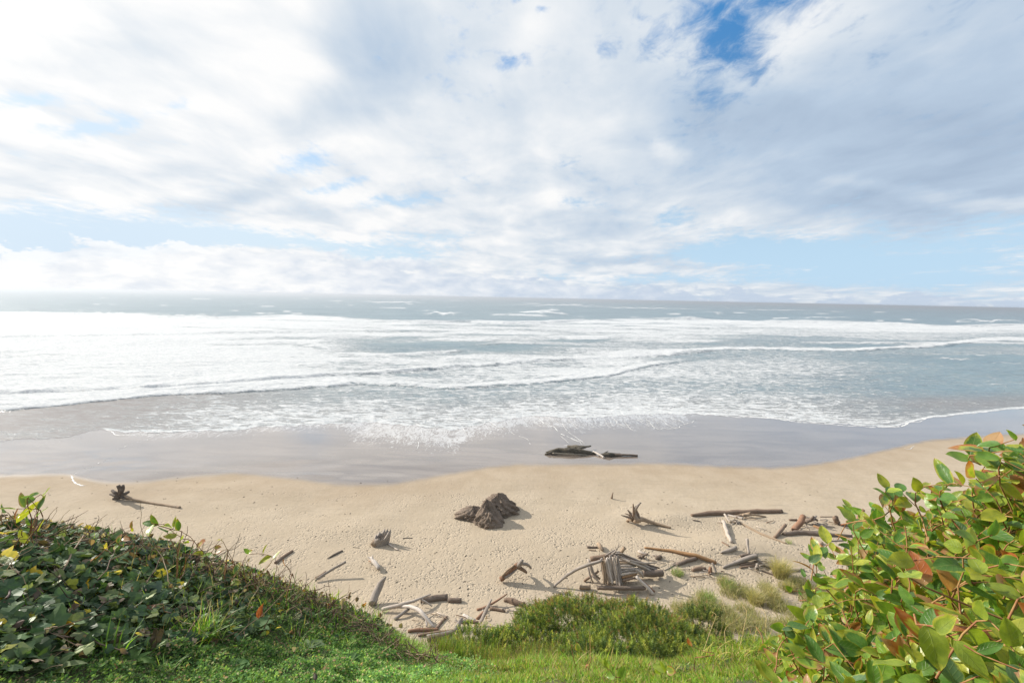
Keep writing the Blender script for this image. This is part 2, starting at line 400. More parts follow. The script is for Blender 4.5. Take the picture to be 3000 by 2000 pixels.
# ------------------------------------------------------------------ sea
def build_sea():
    nc, nr = 1100, 420
    u = np.linspace(-1.9, 1.9, nc)
    px, W = curve_xy(SW, -0.35)
    uu = W[:, 0]/W[:, 1]; o = np.argsort(uu)
    y0 = np.interp(u, uu[o], W[o, 1])
    fr = fbm(u*60, u*0, 2, 4)-0.5
    y0 = y0*(1+0.03*fr)
    t = np.linspace(0, 1, nr)[:, None]
    # depression below horizon shrinks evenly to ~0 : y = H/tan
    s0 = (H+0.35)/y0[None, :]; s1 = 18.35/30000
    sl = s0*(1-t)**1.15 + s1*(1-(1-t)**1.15)
    Y = (H+0.35)/sl; X = u[None, :]*Y
    pxx, pyy, dz = project(np.stack([X.ravel(), Y.ravel(), np.full(X.size, -0.35)], 1))
    pxx = pxx.reshape(X.shape); pyy = pyy.reshape(X.shape)
    l1 = smooth_interp(pxx, L1, 20)+6*(fbm(X/6, X*0, 31, 4)-.5); l2 = smooth_interp(pxx, L2, 30)+5*(fbm(X/8, X*0, 33, 4)-.5)
    sw = smooth_interp(pxx, SW, 18)
    hor = 872+(pxx-1500)*math.tan(ROLL)
    big = fbm(X/40+3, Y/14, 41, 4); mid = fbm(X/9, Y/3.2, 43, 4); lf = sstep(2100, 900, pxx)   # 1 left
    top = smooth_interp(pxx, [(-900, 905), (0, 915), (500, 924), (640, 932), (900, 928), (1250, 945), (1600, 938), (2000, 934), (2400, 940), (2700, 950), (3000, 948), (3900, 955)], 30)
    top = top + 14*(fbm(X/60, Y*0, 51, 4)-.5)
    foam = np.zeros_like(X)
    inband = sstep(-4, 5, pyy-top)
    # everything behind the inner surf line on the left is white water
    left = inband*sstep(2, -2, pyy-l1)*(0.66+0.28*sstep(1150, 300, pxx)+0.75*(big-.5)+0.3*(mid-.5))
    tealpatch = np.exp(-(((pxx-1450)/330)**2+((pyy-1008)/22)**2))*0.38 + np.exp(-(((pxx-1000)/200)**2+((pyy-1020)/12)**2))*.15
    foam = np.maximum(foam, (left-tealpatch))*1.0
    # right side: outer white band, then streaky water, then the second breaker
    rf = sstep(1700, 2300, pxx)
    dtop = pyy-top
    band = 0.80+0.2*(mid-.5)+0.3*(big-.5)
    rprof = np.where(dtop < 22, band, np.where(dtop < 45, 0.62, 0.40)) + 0.25*(big-.5)
    rprof = rprof - 0.22*sstep(2500, 2950, pxx)*sstep(20, 45, dtop)
    rprof = np.maximum(rprof, 0.92*np.exp(-((pyy-(l2-14+8*rf))/((12-6*rf)*(.35+1.4*fbm(pxx/55, pxx*0, 501, 3))))**2*1.0)*(pyy < l2+3))
    foam = foam*(1-rf*sstep(l2+70, l2+40, pyy)) + rf*inband*rprof*sstep(l2+3, l2-1, pyy)
    # inner breaker
    foam = np.maximum(foam, 0.95*np.exp(-((pyy-(l1-9))/9.)**2)*(pyy < l1+1)*sstep(2150, 1900, pxx))
    foam = np.maximum(foam, 0.80*np.exp(-((pyy-(l2-7))/8.)**2)*(pyy < l2+1))
    # lacy water between breaker and swash
    below = np.where(pxx < 2000, pyy > l1, pyy > l2)
    k = (pyy-l1)/np.maximum(sw-l1, 8)
    lace = 0.50 + 0.15*sstep(.3, 1, k) + 0.3*(big-.5) - 0.06*sstep(1800, 2200, pxx) - 0.22*sstep(2300, 2900, pxx) - 0.26*sstep(650, 250, pxx) - 0.12*sstep(1150, 700, pxx)*sstep(.5, .1, k)
    lace = lace + 0.10*np.exp(-(((pxx-2100)/500)**2+((pyy-1110)/60)**2))
    foam = np.where(below & (pyy > l1), np.maximum(foam, lace), foam)
    mid_r = sstep(1750, 2150, pxx)*(pyy > l2)*(pyy <= l1)
    foam = foam*(1-mid_r) + mid_r*(0.42+.3*(big-.5))
    # thin bright rim at the swash
    foam = np.maximum(foam, (0.78+.5*(mid-.5))*np.exp(-((pyy-sw+3)/5.)**2)*sstep(260, 330, pxx))
    foam = np.maximum(foam, 0.62*np.exp(-((pyy-(smooth_interp(pxx, [(-900, 1260), (1000, 1228), (1357, 1203), (1553, 1200), (1723, 1192), (1876, 1181), (2042, 1205), (3900, 1400)], 15)))/9.)**2)*sstep(900, 1100, pxx)*sstep(2050, 1900, pxx))
    # white caps farther out
    caps = [(1140, 886, 95, 3.5), (1640, 896, 140, 3.2), (1305, 919, 60, 4.5), (1602, 915, 42, 7), (1540, 920, 60, 2.5), (2090, 918, 30, 4), (2020, 932, 30, 3), (2410, 934, 80, 4), (2660, 936, 24, 4),
            (300, 926, 180, 9), (560, 926, 80, 8), (100, 930, 140, 8), (1900, 903, 200, 1.5), (2280, 908, 120, 1.5), (2900, 940, 120, 3), (2790, 1048, 70, 3), (2880, 1040, 30, 2), (2960, 1062, 50, 2)]
    for (cx, cy, sx, sy) in caps:
        cn = fbm(pxx/16, pyy/2.5+cx, 201, 3)-.5
        foam = np.maximum(foam, (0.80+1.0*cn)*np.exp(-(((pxx-cx)/sx)**2)-((pyy-cy-(pxx-cx)*.012+3*sy*(fbm(pxx/22, pxx*0+cx, 205, 3)-.5))/(sy*.8))**2))
    foam = np.maximum(foam, 0.30*sstep(-60, 0, dtop)*(fbm(X/30, Y/30, 77, 3)))
    # heights : swell + breaker ridges
    Z = np.full_like(X, -0.35)
    far = sstep(30, 90, Y-y0)
    Z += 0.45*far*(np.sin(Y/7.5+2.2*fbm(X/45, Y/60, 61, 3)*3)*0.5)*sstep(1400, 300, Y)
    Z += 0.35*sstep(0, 20, Y-y0)*(fbm(X/5, Y/2.2, 62, 4)-.5)*sstep(600, 200, Y)
    Z += 0.25*far*(fbm(X/22, Y/7, 64, 3)-.5)*sstep(3000, 700, Y)
    def ridge(line, amp, wpx, mask):
        dd = line-pyy
        return amp*mask*np.where(dd > 0, np.exp(-(dd/wpx)**2), 0)*sstep(-2.5, 3.0, dd)
    Z += ridge(l1, 0.30, 22, sstep(2150, 1900, pxx))*(0.2+1.6*fbm(X/3, Y/3, 66, 3))
    Z += ridge(l2, 0.5, 14, 1)*(0.1+1.6*fbm(X/4, Y/4, 67, 3))
    Z += ridge(smooth_interp(pxx, [(-900, 1000), (0, 990), (700, 975), (1500, 972), (2200, 962), (3900, 980)], 30), 0.8, 6, 1)*(0.4+fbm(X/6, Y*0, 68, 3))
    Z += ridge(top+4, 1.4, 6, 1)*(0.3+1.2*fbm(X/25, Y*0, 69, 3))
    Z += ridge(np.full_like(X, 1075.)-0.02*pxx, 0.5, 7, sstep(1100, 400, pxx))*(fbm(X/9, Y*0, 70, 3))
    Z += ridge(np.full_like(X, 1100.)-0.02*pxx, 0.5, 6, sstep(800, 300, pxx))*(fbm(X/9, Y*0, 73, 3))
    # rows of small broken breakers inside the surf, and swells outside it
    for j, (b0, sl, am, wp, m0, m1) in enumerate(((948, -.006, .5, 4, -900, 3900), (962, -.010, .6, 5, -900, 2900), (978, -.012, .5, 5, -900, 2300), (994, -.015, .6, 6, -900, 2000), (1010, -.012, .45, 6, -900, 1900),
                                      (1030, -.018, .6, 7, -900, 1700), (1052, -.02, .5, 7, -900, 1500), (1082, -.022, .5, 8, -900, 1500), (1108, -.03, .5, 8, -900, 1100), (1135, -.04, .45, 8, -900, 800), (1000, .004, .35, 5, 1900, 3900), (1062, -.01, .3, 7, 2000, 3900), (1090, .0, .25, 8, 2000, 3600))):
        ln = b0+sl*(pxx-1500)+16*(fbm(pxx/230, pxx*0+j*3.3, 301+j, 3)-.5)+4*(fbm(pxx/30, pxx*0, 331+j, 3)-.5)
        seg = (pyy < l1-6)*sstep(.42, .62, fbm(pxx/170+j*5, pxx*0+j, 361+j, 3))*sstep(m0, m0+200, pxx)*sstep(m1, m1-250, pxx)
        Z += ridge(ln, am*.85, wp, seg*(.55+.45*sstep(500, 1500, pxx)))*(0.4+1.2*fbm(X/3, Y/3, 391+j, 3))
        dd = pyy-ln
        foam = foam + seg*(0.34*np.exp(-((dd+wp*.5)/(wp*.55))**2)-0.16*np.exp(-((dd-wp*.9)/(wp*.7))**2))*inband
    for j in range(9):
        ln = 876+j*6.2+(pxx-1500)*.013+7*(fbm(pxx/260, pxx*0+j, 421+j, 3)-.5)
        seg = sstep(.42, .6, fbm(pxx/150+j*7, pxx*0, 431+j, 3))
        Z += ridge(ln, .9, 2.6, seg*(pyy < top))
        foam = foam + (pyy < top-2)*0.55*sstep(.64, .78, fbm(pxx/60+j*9, pxx*0, 441+j, 3))*np.exp(-((pyy-ln)/1.6)**2)*seg
    for (cx, cy, sx, sy) in caps[:8]:
        Z += 2.0*np.exp(-((pxx-cx)/(sx*1.5))**2-((pyy-cy-2)/5)**2)
    for (cx, cy, sx) in ((1000, 907, 300), (1700, 903, 260), (2200, 922, 300), (2600, 915, 300), (1350, 905, 200), (400, 900, 300), (1550, 886, 500), (2700, 934, 300)):
        Z += 1.1*np.exp(-((pxx-cx)/sx)**2-((pyy-cy-(pxx-cx)*.012)/3.5)**2)
    zs = sand_base(X, Y)
    thin = sstep(14, 0, Y-y0)
    Z = Z*(1-thin)+(zs+0.012+0.02*sstep(0, 3, Y-y0))*thin
    Z = np.maximum(Z, zs+0.012)
    shallow = np.clip(sstep(22, 4, Y-y0)*(0.8+0.5*(big-.5)), 0, 1)
    shallow = np.maximum(shallow, sstep(2, -2, l1-pyy)*sstep(1300, 500, pxx))
    shallow = np.clip(shallow + 0.6*np.exp(-(((pxx-2620)/300)**2+((pyy-1175)/20)**2)), 0, 1)
    V = np.stack([X.ravel(), Y.ravel(), Z.ravel()], 1)

    m, nt = new_mat('sea_water'); b = NB(nt)
    geo = b.n('ShaderNodeNewGeometry').outputs['Position']
    fo = b.attr('foam'); sh = b.attr('shallow')
    g2 = b.mapping(geo, rot=(0, 0, R(6)), sc=(0.42, 1.35, 0.6))
    warp = b.noise(g2, 0.5, 4, 0.6).outputs[1]
    gw = b.n('ShaderNodeVectorMath', operation='MULTIPLY_ADD', inp={0: warp, 1: (3.2, 3.2, 0), 2: g2}).outputs[0]
    nf = b.noise(gw, 0.55, 9, 0.68, 0.6).outputs[0]
    v1 = b.n('ShaderNodeTexVoronoi', feature='DISTANCE_TO_EDGE', inp={'Vector': gw, 'Scale': 0.8}).outputs[0]
    v2 = b.n('ShaderNodeTexVoronoi', feature='DISTANCE_TO_EDGE', inp={'Vector': gw, 'Scale': 2.3}).outputs[0]
    web = b.math('ADD', b.ramp(v1, 0.0, 0.18, 0.24, 0.0), b.ramp(v2, 0.0, 0.20, 0.16, 0.0))
    val = b.math('ADD', b.math('ADD', nf, web), b.math('MULTIPLY', b.math('SUBTRACT', b.noise(geo, 5.0, 4, 0.7).outputs[0], 0.5), 0.22))
    thr = b.math('SUBTRACT', 1.13, fo)
    fmask = b.ramp(val, b.math('SUBTRACT', thr, 0.07), b.math('ADD', thr, 0.13))
    deepc = b.mix(b.ramp(b.noise(geo, 0.03, 4, 0.5).outputs[0], .35, .65), (0.120, 0.182, 0.225), (0.150, 0.222, 0.262))
    wc = b.mix(b.ramp(nf, .4, .7, 0, .6), deepc, (0.155, 0.275, 0.285))
    wc = b.mix(sh, wc, (0.20, 0.175, 0.165))
    thinf = b.ramp(val, b.math('SUBTRACT', thr, 0.40), thr, 0, 0.38)
    col = b.mix(thinf, wc, (0.40, 0.44, 0.46))
    fcol = b.mix(b.ramp(b.noise(gw, 3.0, 5, 0.7).outputs[0], .3, .7), (0.44, 0.48, 0.51), (0.80, 0.80, 0.80))
    col = b.mix(fmask, col, fcol)
    h1 = b.noise(b.mapping(geo, sc=(0.5, 1.4, 1)), 0.9, 6, 0.6).outputs[0]
    h2 = b.noise(b.mapping(geo, sc=(0.6, 1.3, 1)), 6, 4, 0.6).outputs[0]
    hh = b.math('ADD', b.math('MULTIPLY', h1, b.ramp(sh, 0, 1, 0.45, 0.02)), b.math('MULTIPLY', h2, 0.03))
    hh = b.math('ADD', hh, b.math('MULTIPLY', b.math('MULTIPLY', fmask, b.math('ADD', nf, b.noise(geo, 4, 4, .7).outputs[0])), 0.34))
    yy = b.n('ShaderNodeSeparateXYZ', inp={0: geo}).outputs[1]
    hh = b.math('MULTIPLY', hh, b.ramp(yy, 130, 500, 1.0, 0.22))
    bump = b.n('ShaderNodeBump', inp={'Height': hh, 'Distance': 1.0, 'Strength': 0.8})
    water = b.n('ShaderNodeBsdfPrincipled', inp={'Base Color': col, 'Roughness': b.ramp(fmask, 0, 1, 0.34, 0.85), 'Normal': bump.outputs[0], 'IOR': 1.33})
    b.link(b.ramp(fmask, 0, 1, 0.5, 0.15), water.inputs['Specular IOR Level'])
    b.link(water.outputs[0], b.n('ShaderNodeOutputMaterial').inputs[0])
    o = mesh_obj('sea', V, grid_faces(nr, nc), m, attrs={'foam': np.clip(foam, 0, 1.1).ravel(), 'shallow': shallow.ravel()})
    tag(o, 'grey blue ocean with rows of white breakers rolling to shore', 'sea', kind='structure')
build_sea()

# ------------------------------------------------------------------ bluff ground under the plants
GP = [(-300, 2000, 1.0), (0, 2000, 1.2), (500, 2000, 1.45), (1000, 2000, 1.7), (1500, 2000, 1.85), (2000, 2000, 1.8), (2500, 2000, 1.7), (3000, 2000, 1.5), (3400, 2000, 1.4),
      (-300, 1545, 2.0), (0, 1568, 2.05), (250, 1600, 2.1), (480, 1640, 2.2), (640, 1680, 2.3), (800, 1730, 2.35), (960, 1780, 2.4), (1080, 1845, 2.4), (1200, 1925, 2.3),
      (1300, 1958, 2.2), (1500, 1978, 2.15), (1700, 1985, 2.1), (1900, 1980, 2.1), (2100, 1965, 2.15), (2250, 1930, 2.3), (2400, 1890, 2.5), (2700, 1820, 2.5), (3000, 1750, 2.5), (3400, 1650, 2.5),
      (250, 1780, 1.65), (750, 1860, 1.9), (0, 2500, 0.75), (1500, 2500, 1.15), (3000, 2500, 1.0)]
_gp = np.array([at_depth(*g) for g in GP])
def _rbf_fit(P):
    d = np.linalg.norm(P[:, None, :2]-P[None, :, :2], axis=2)
    A = np.sqrt(d*d+0.3**2); n = len(P)
    M = np.zeros((n+3, n+3)); M[:n, :n] = A+1e-3*np.eye(n); M[:n, n:] = np.c_[np.ones(n), P[:, :2]]; M[n:, :n] = M[:n, n:].T
    return np.linalg.solve(M, np.r_[P[:, 2], 0, 0, 0])
_w = _rbf_fit(_gp)
def _rbf(x, y):
    x = np.asarray(x, float); y = np.asarray(y, float)
    d2 = (x[..., None]-_gp[:, 0])**2+(y[..., None]-_gp[:, 1])**2
    return np.sqrt(d2+0.09)@_w[:-3] + _w[-3]+_w[-2]*x+_w[-1]*y
_cr = _gp[9:28]; _cr = _cr[np.argsort(_cr[:, 0])]
def crest_y(x): return np.interp(x, _cr[:, 0], _cr[:, 1])
def ground_z(x, y):
    x = np.asarray(x, float); y = np.asarray(y, float)
    xc = np.clip(x, -2.9, 3.4)
    yc = crest_y(xc)+0.03*np.sin(x*7)
    zi = _rbf(xc, np.minimum(y, yc))
    d = np.maximum(y-yc, 0)
    drop = 1.05*d*d/(d+0.14)+0.0*d
    drop = np.where(d > 3, drop, drop+0.0)
    nz = 0.5*sstep(1, 6, d)*(fbm(x/2.2, y/2.2, 91, 3)-.5)
    return zi - drop + nz
def bluff_at(px, py, dmin=0.5, dmax=26):
    """first hit of the pixel ray with the bluff ground (marching)"""
    px = np.atleast_1d(np.asarray(px, float)); py = np.atleast_1d(np.asarray(py, float))
    r_ = ray(px, py); d = np.full(len(px), dmin); done = np.zeros(len(px), bool)
    for _ in range(260):
        p = C0+r_*d[:, None]
        below = p[:, 2] < ground_z(p[:, 0], p[:, 1])
        done |= below
        d = np.where(done, d, d+0.012+0.012*d)
    return C0+r_*d[:, None], done
def near_hit(px, py, reach=3.4):
    """the bluff-top point under the pixel, or the crest right below it"""
    for dy in range(0, 260, 8):
        p, ok = bluff_at(px, py+dy)
        if ok[0] and float((p[0]-C0)@_f) < reach: return p[0], dy
    return p[0], 0
def build_ground():
    y = np.concatenate([np.linspace(-4, 0.3, 8), np.linspace(0.5, 4.0, 160), np.geomspace(4.1, 24, 90)])
    x = np.concatenate([-np.geomspace(70, 4.6, 26), np.linspace(-4.5, 4.5, 240), np.geomspace(4.6, 70, 26)])
    X, Y = np.meshgrid(x, y); Z = ground_z(X, Y)+0.05*(fbm(X*4, Y*4, 5, 3)-.5)
    Z = np.maximum(Z, -2.5)
    m, nt = new_mat('soil'); b = NB(nt)
    g = b.n('ShaderNodeNewGeometry').outputs['Position']
    n = b.noise(g, 6, 6, .65).outputs[0]; n3 = b.noise(g, 1.2, 5, .6).outputs[0]
    c = b.mix(b.ramp(n, .35, .65), (0.045, 0.033, 0.02), (0.10, 0.075, 0.042))
    z = b.n('ShaderNodeSeparateXYZ', inp={0: g}).outputs[2]
    c = b.mix(b.ramp(n3, .3, .6, .2, .8), c, (0.05, 0.085, 0.02))
    c = b.mix(b.ramp(b.math('ADD', z, b.math('MULTIPLY', n3, 2)), 3.4, 1.6), c, (0.37, 0.32, 0.25))
    bp = b.n('ShaderNodeBump', inp={'Height': n, 'Distance': 0.05, 'Strength': 0.8})
    pr = b.n('ShaderNodeBsdfPrincipled', inp={'Base Color': c, 'Roughness': 0.95, 'Normal': bp.outputs[0]})
    b.link(pr.outputs[0], b.n('ShaderNodeOutputMaterial').inputs[0])
    o = mesh_obj('bluff_ground', np.stack([X.ravel(), Y.ravel(), Z.ravel()], 1), grid_faces(*X.shape), m)
    tag(o, 'dark soil of the steep bluff dropping from the viewpoint to the beach', 'ground', kind='structure')
build_ground()

# ------------------------------------------------------------------ plant materials
def leaf_mat(name, trans=0.35, rough=0.45, veins=False, spec=0.5, ycol=(0.30, 0.36, 0.03)):
    m, nt = new_mat(name); b = NB(nt)
    col = b.attr('col', 'Color')
    g = b.n('ShaderNodeNewGeometry')
    n = b.noise(g.outputs['Position'], 60, 4, .6).outputs[0]
    col = b.mix(1.0, col, b.n('ShaderNodeCombineXYZ', inp={0: b.ramp(n, .2, .8, .72, 1.28), 1: b.ramp(n, .2, .8, .78, 1.2), 2: b.ramp(n, .2, .8, .8, 1.2)}).outputs[0], blend='MULTIPLY')
    nrm = None
    if veins:
        uv = b.n('ShaderNodeUVMap').outputs[0]
        s = b.n('ShaderNodeSeparateXYZ', inp={0: uv})
        u, v = s.outputs[0], s.outputs[1]       # u along, v -1..1 across
        av = b.math('ABSOLUTE', v)
        mid = b.ramp(av, 0.0, 0.05, 1, 0)
        ph = b.math('FRACT', b.math('MULTIPLY', b.math('SUBTRACT', u, b.math('MULTIPLY', av, 0.28)), 6.5))
        side = b.math('MULTIPLY', b.ramp(b.math('ABSOLUTE', b.math('SUBTRACT', ph, 0.5)), 0.0, 0.10, 1, 0), b.ramp(av, 0.95, 0.6, 0, 1))
        vein = b.math('MAXIMUM', mid, b.math('MULTIPLY', side, 0.45))
        col = b.mix(b.math('MULTIPLY', vein, 0.55), col, (0.28, 0.34, 0.10))
        # browning from the margins, per leaf amount
        bw = b.attr('brown')
        nn = b.noise(b.n('ShaderNodeVectorMath', operation='ADD', inp={0: g.outputs['Position'], 1: (0, 0, 0)}).outputs[0], 28, 5, .65).outputs[0]
        edge = b.math('MAXIMUM', b.ramp(av, .2, 1.0, 0, .75, smooth=False), b.ramp(u, .35, 1.0, 0, .8, smooth=False))
        e = b.math('ADD', b.math('ADD', b.math('MULTIPLY', edge, 0.75), b.math('MULTIPLY', nn, 0.9)), bw)
        bm = b.ramp(e, 1.25, 1.42)
        bc = b.mix(b.ramp(b.noise(g.outputs['Position'], 14, 3, .5).outputs[0], .35, .65), (0.34, 0.10, 0.025), (0.44, 0.27, 0.14))
        yel = b.ramp(e, 1.05, 1.25, 0, .7)
        col = b.mix(yel, col, (0.42, 0.42, 0.05))
        col = b.mix(bm, col, bc)
        hg = b.math('ADD', b.math('MULTIPLY', vein, -0.6), b.math('MULTIPLY', n, 0.5))
        nrm = b.n('ShaderNodeBump', inp={'Height': hg, 'Distance': 0.002, 'Strength': 0.7}).outputs[0]
    pr = b.n('ShaderNodeBsdfPrincipled', inp={'Base Color': col, 'Roughness': rough, 'Specular IOR Level': spec})
    if nrm: b.link(nrm, pr.inputs['Normal'])
    tcol = b.mix(1.0, col, (1.5, 1.55, 0.7), blend='MULTIPLY')
    tr = b.n('ShaderNodeBsdfTranslucent', inp={0: tcol})
    mx = b.n('ShaderNodeMixShader', inp={0: trans}); b.link(pr.outputs[0], mx.inputs[1]); b.link(tr.outputs[0], mx.inputs[2])
    b.link(mx.outputs[0], b.n('ShaderNodeOutputMaterial').inputs[0])
    return m
M_SALAL = leaf_mat('salal_leaf', 0.38, 0.36, veins=True, spec=0.5)
M_IVY = leaf_mat('ivy_leaf', 0.20, 0.50, spec=0.28)
M_COVER = leaf_mat('herb_leaf', 0.35, 0.75, spec=0.15)
M_GRASS = leaf_mat('grass_blade', 0.42, 0.5, spec=0.3)
M_PINE = leaf_mat('pine_needles', 0.25, 0.5, spec=0.3)
M_DRYLEAF = leaf_mat('dry_leaf', 0.30, 0.6, spec=0.3)
def twig_mat(name, c1, c2, sc=40):
    m, nt = new_mat(name); b = NB(nt)
    g = b.n('ShaderNodeNewGeometry').outputs['Position']
    c = b.mix(b.ramp(b.noise(g, sc, 4, .6).outputs[0], .35, .65), c1, c2)
    pr = b.n('ShaderNodeBsdfPrincipled', inp={'Base Color': c, 'Roughness': 0.75})
    b.link(pr.outputs[0], b.n('ShaderNodeOutputMaterial').inputs[0]); return m
M_STEM = twig_mat('red_stem', (0.22, 0.075, 0.03), (0.30, 0.18, 0.06))
M_TWIG = twig_mat('dry_twig', (0.16, 0.10, 0.07), (0.36, 0.27, 0.20))
M_BARK = twig_mat('bark', (0.05, 0.035, 0.025), (0.12, 0.085, 0.06), 15)

def norm(v): return v/np.maximum(np.linalg.norm(v, axis=-1, keepdims=True), 1e-9)
def rnd_dirs(n): return norm(rng.normal(size=(n, 3)))

class Batch:
    def __init__(s): s.V = []; s.F3 = []; s.F4 = []; s.C = []; s.U = []; s.B = []; s.n = 0
    def add(s, V, F, C, U=None, B=None):
        """V (N,k,3), F (m,3or4) template faces, C (N,3) or (N,k,3)"""
        N, k, _ = V.shape
        off = (np.arange(N)*k+s.n)[:, None, None]
        f = (np.asarray(F)[None]+off).reshape(-1, np.asarray(F).shape[1])
        (s.F4 if f.shape[1] == 4 else s.F3).append(f)
        s.V.append(V.reshape(-1, 3))
        if C.ndim == 2: C = np.repeat(C[:, None, :], k, 1)
        s.C.append(C.reshape(-1, 3))
        s.U.append(np.zeros((N*k, 2)) if U is None else np.tile(U, (N, 1)))
        s.B.append(np.zeros(N*k) if B is None else np.repeat(B, k))
        s.n += N*k
    def tube(s, pts, rad, col, seg=5):
        pts = np.asarray(pts, float); n = len(pts); rad = np.broadcast_to(rad, (n,))
        t = norm(np.gradient(pts, axis=0)); a = norm(np.cross(t, [0.31, 0.17, 0.93])); c = np.cross(t, a)
        th = np.arange(seg)*2*np.pi/seg
        V = pts[:, None]+rad[:, None, None]*(np.cos(th)[None, :, None]*a[:, None]+np.sin(th)[None, :, None]*c[:, None])
        F = []
        for i in range(n-1):
            for j in range(seg): F.append((i*seg+j, i*seg+(j+1) % seg, (i+1)*seg+(j+1) % seg, (i+1)*seg+j))
        s.add(V.reshape(1, -1, 3), np.array(F), np.asarray(col, float).reshape(1, 3))
    def build(s, name, mat, parent=None, loc=None, smooth=True, uv=False):
        V = np.concatenate(s.V); parts = []
        tot = np.concatenate(s.C); U = np.concatenate(s.U); B = np.concatenate(s.B)
        me = bpy.data.meshes.new(name)
        if loc is not None: V = V-np.asarray(loc)
        f3 = np.concatenate(s.F3) if s.F3 else np.zeros((0, 3), int); f4 = np.concatenate(s.F4) if s.F4 else np.zeros((0, 4), int)
        li = np.concatenate([f3.ravel(), f4.ravel()]).astype(np.int32)
        lt = np.concatenate([np.full(len(f3), 3), np.full(len(f4), 4)]).astype(np.int32)
        ls = np.concatenate([[0], np.cumsum(lt)[:-1]]).astype(np.int32)
        me.vertices.add(len(V)); me.vertices.foreach_set('co', V.astype(np.float32).ravel())
        me.loops.add(len(li)); me.loops.foreach_set('vertex_index', li)
        me.polygons.add(len(lt)); me.polygons.foreach_set('loop_start', ls); me.polygons.foreach_set('loop_total', lt)
        a = me.attributes.new('col', 'FLOAT_COLOR', 'POINT'); a.data.foreach_set('color', np.concatenate([tot, np.ones((len(tot), 1))], 1).astype(np.float32).ravel())
        if uv:
            a = me.attributes.new('brown', 'FLOAT', 'POINT'); a.data.foreach_set('value', B.astype(np.float32))
            l = me.uv_layers.new(name='UVMap'); l.data.foreach_set('uv', U[li].astype(np.float32).ravel())
        me.update(calc_edges=True)
        me.polygons.foreach_set('use_smooth', np.full(len(lt), smooth))
        me.materials.append(mat)
        o = bpy.data.objects.new(name, me); COL.objects.link(o)
        if loc is not None and parent is None: o.location = [float(c) for c in loc]
        if parent is not None: o.parent = parent
        return o

def ggrad(x, y):
    e = 0.03
    return norm(np.stack([-(ground_z(x+e, y)-ground_z(x-e, y))/(2*e), -(ground_z(x, y+e)-ground_z(x, y-e))/(2*e), np.ones_like(x)], -1))

# ---- grass blades (vectorised)
def add_blades(bt, base, lng, wid, lean, col, tipcol=None, lean_dir=None, nseg=3):
    N = len(base)
    ang = rng.uniform(0, 2*np.pi, N)
    if lean_dir is None: ld = np.stack([np.cos(ang), np.sin(ang), np.zeros(N)], 1)
    else: ld = norm(lean_dir+0.6*rng.normal(size=(N, 3))*[1, 1, 0])
    wa = ang+rng.normal(0, .6, N)+1.57
    wd = np.stack([np.cos(wa), np.sin(wa), np.zeros(N)], 1)
    V = []
    C = []
    tipcol = col if tipcol is None else tipcol
    for k in range(nseg+1):
        t = k/nseg
        p = base+np.array([0, 0, 1.0])*(lng*t*(1-0.35*lean*t))[:, None]+ld*(lng*lean*t**1.7)[:, None]
        c = col*(1-t)*1.0+tipcol*t
        if k < nseg:
            w = wid*(1-0.55*t)
            V += [p-wd*w[:, None], p+wd*w[:, None]]; C += [c, c]
        else: V.append(p); C.append(c)
    V = np.stack(V, 1); C = np.stack(C, 1)
    f4 = np.array([(2*k, 2*k+1, 2*k+3, 2*k+2) for k in range(nseg-1)]); f3 = np.array([(2*nseg-2, 2*nseg-1, 2*nseg)])
    s0 = bt.n
    bt.add(V, f4, C)
    # tip triangles share the vertices just added
    off = (np.arange(N)*V.shape[1]+s0)[:, None, None]
    bt.F3.append((f3[None]+off).reshape(-1, 3))
def vcol(base, N, v=0.25, h=0.12):
    base = np.asarray(base, float)
    return np.clip(base*(1+v*rng.normal(size=(N, 1)))*(1+h*rng.normal(size=(N, 3))), 0.004, 1)
def pick(cols, p, N):
    cols = np.asarray(cols, float); return cols[rng.choice(len(cols), N, p=np.asarray(p)/np.sum(p))]

# density weights in photo space for what grows where on the bluff top
def bank_w(px, py):      # 1 = ivy bank, 0 = lawn
    line = pinterp(px, [(-400, 1990), (0, 1985), (300, 1930), (500, 1900), (700, 1870), (900, 1850), (1100, 1850), (1230, 1880), (1300, 1880)])
    return sstep(60, -60, py-line)*sstep(1260, 1130, px)
def scatter_bluff(N, x0=-3.2, x1=3.2, y0=0.35, y1=3.1):
    x = rng.uniform(x0, x1, N); y = rng.uniform(y0, y1, N)
    z = ground_z(x, y); px, py, dz = project(np.stack([x, y, z], 1))
    return x, y, z, px, py, dz

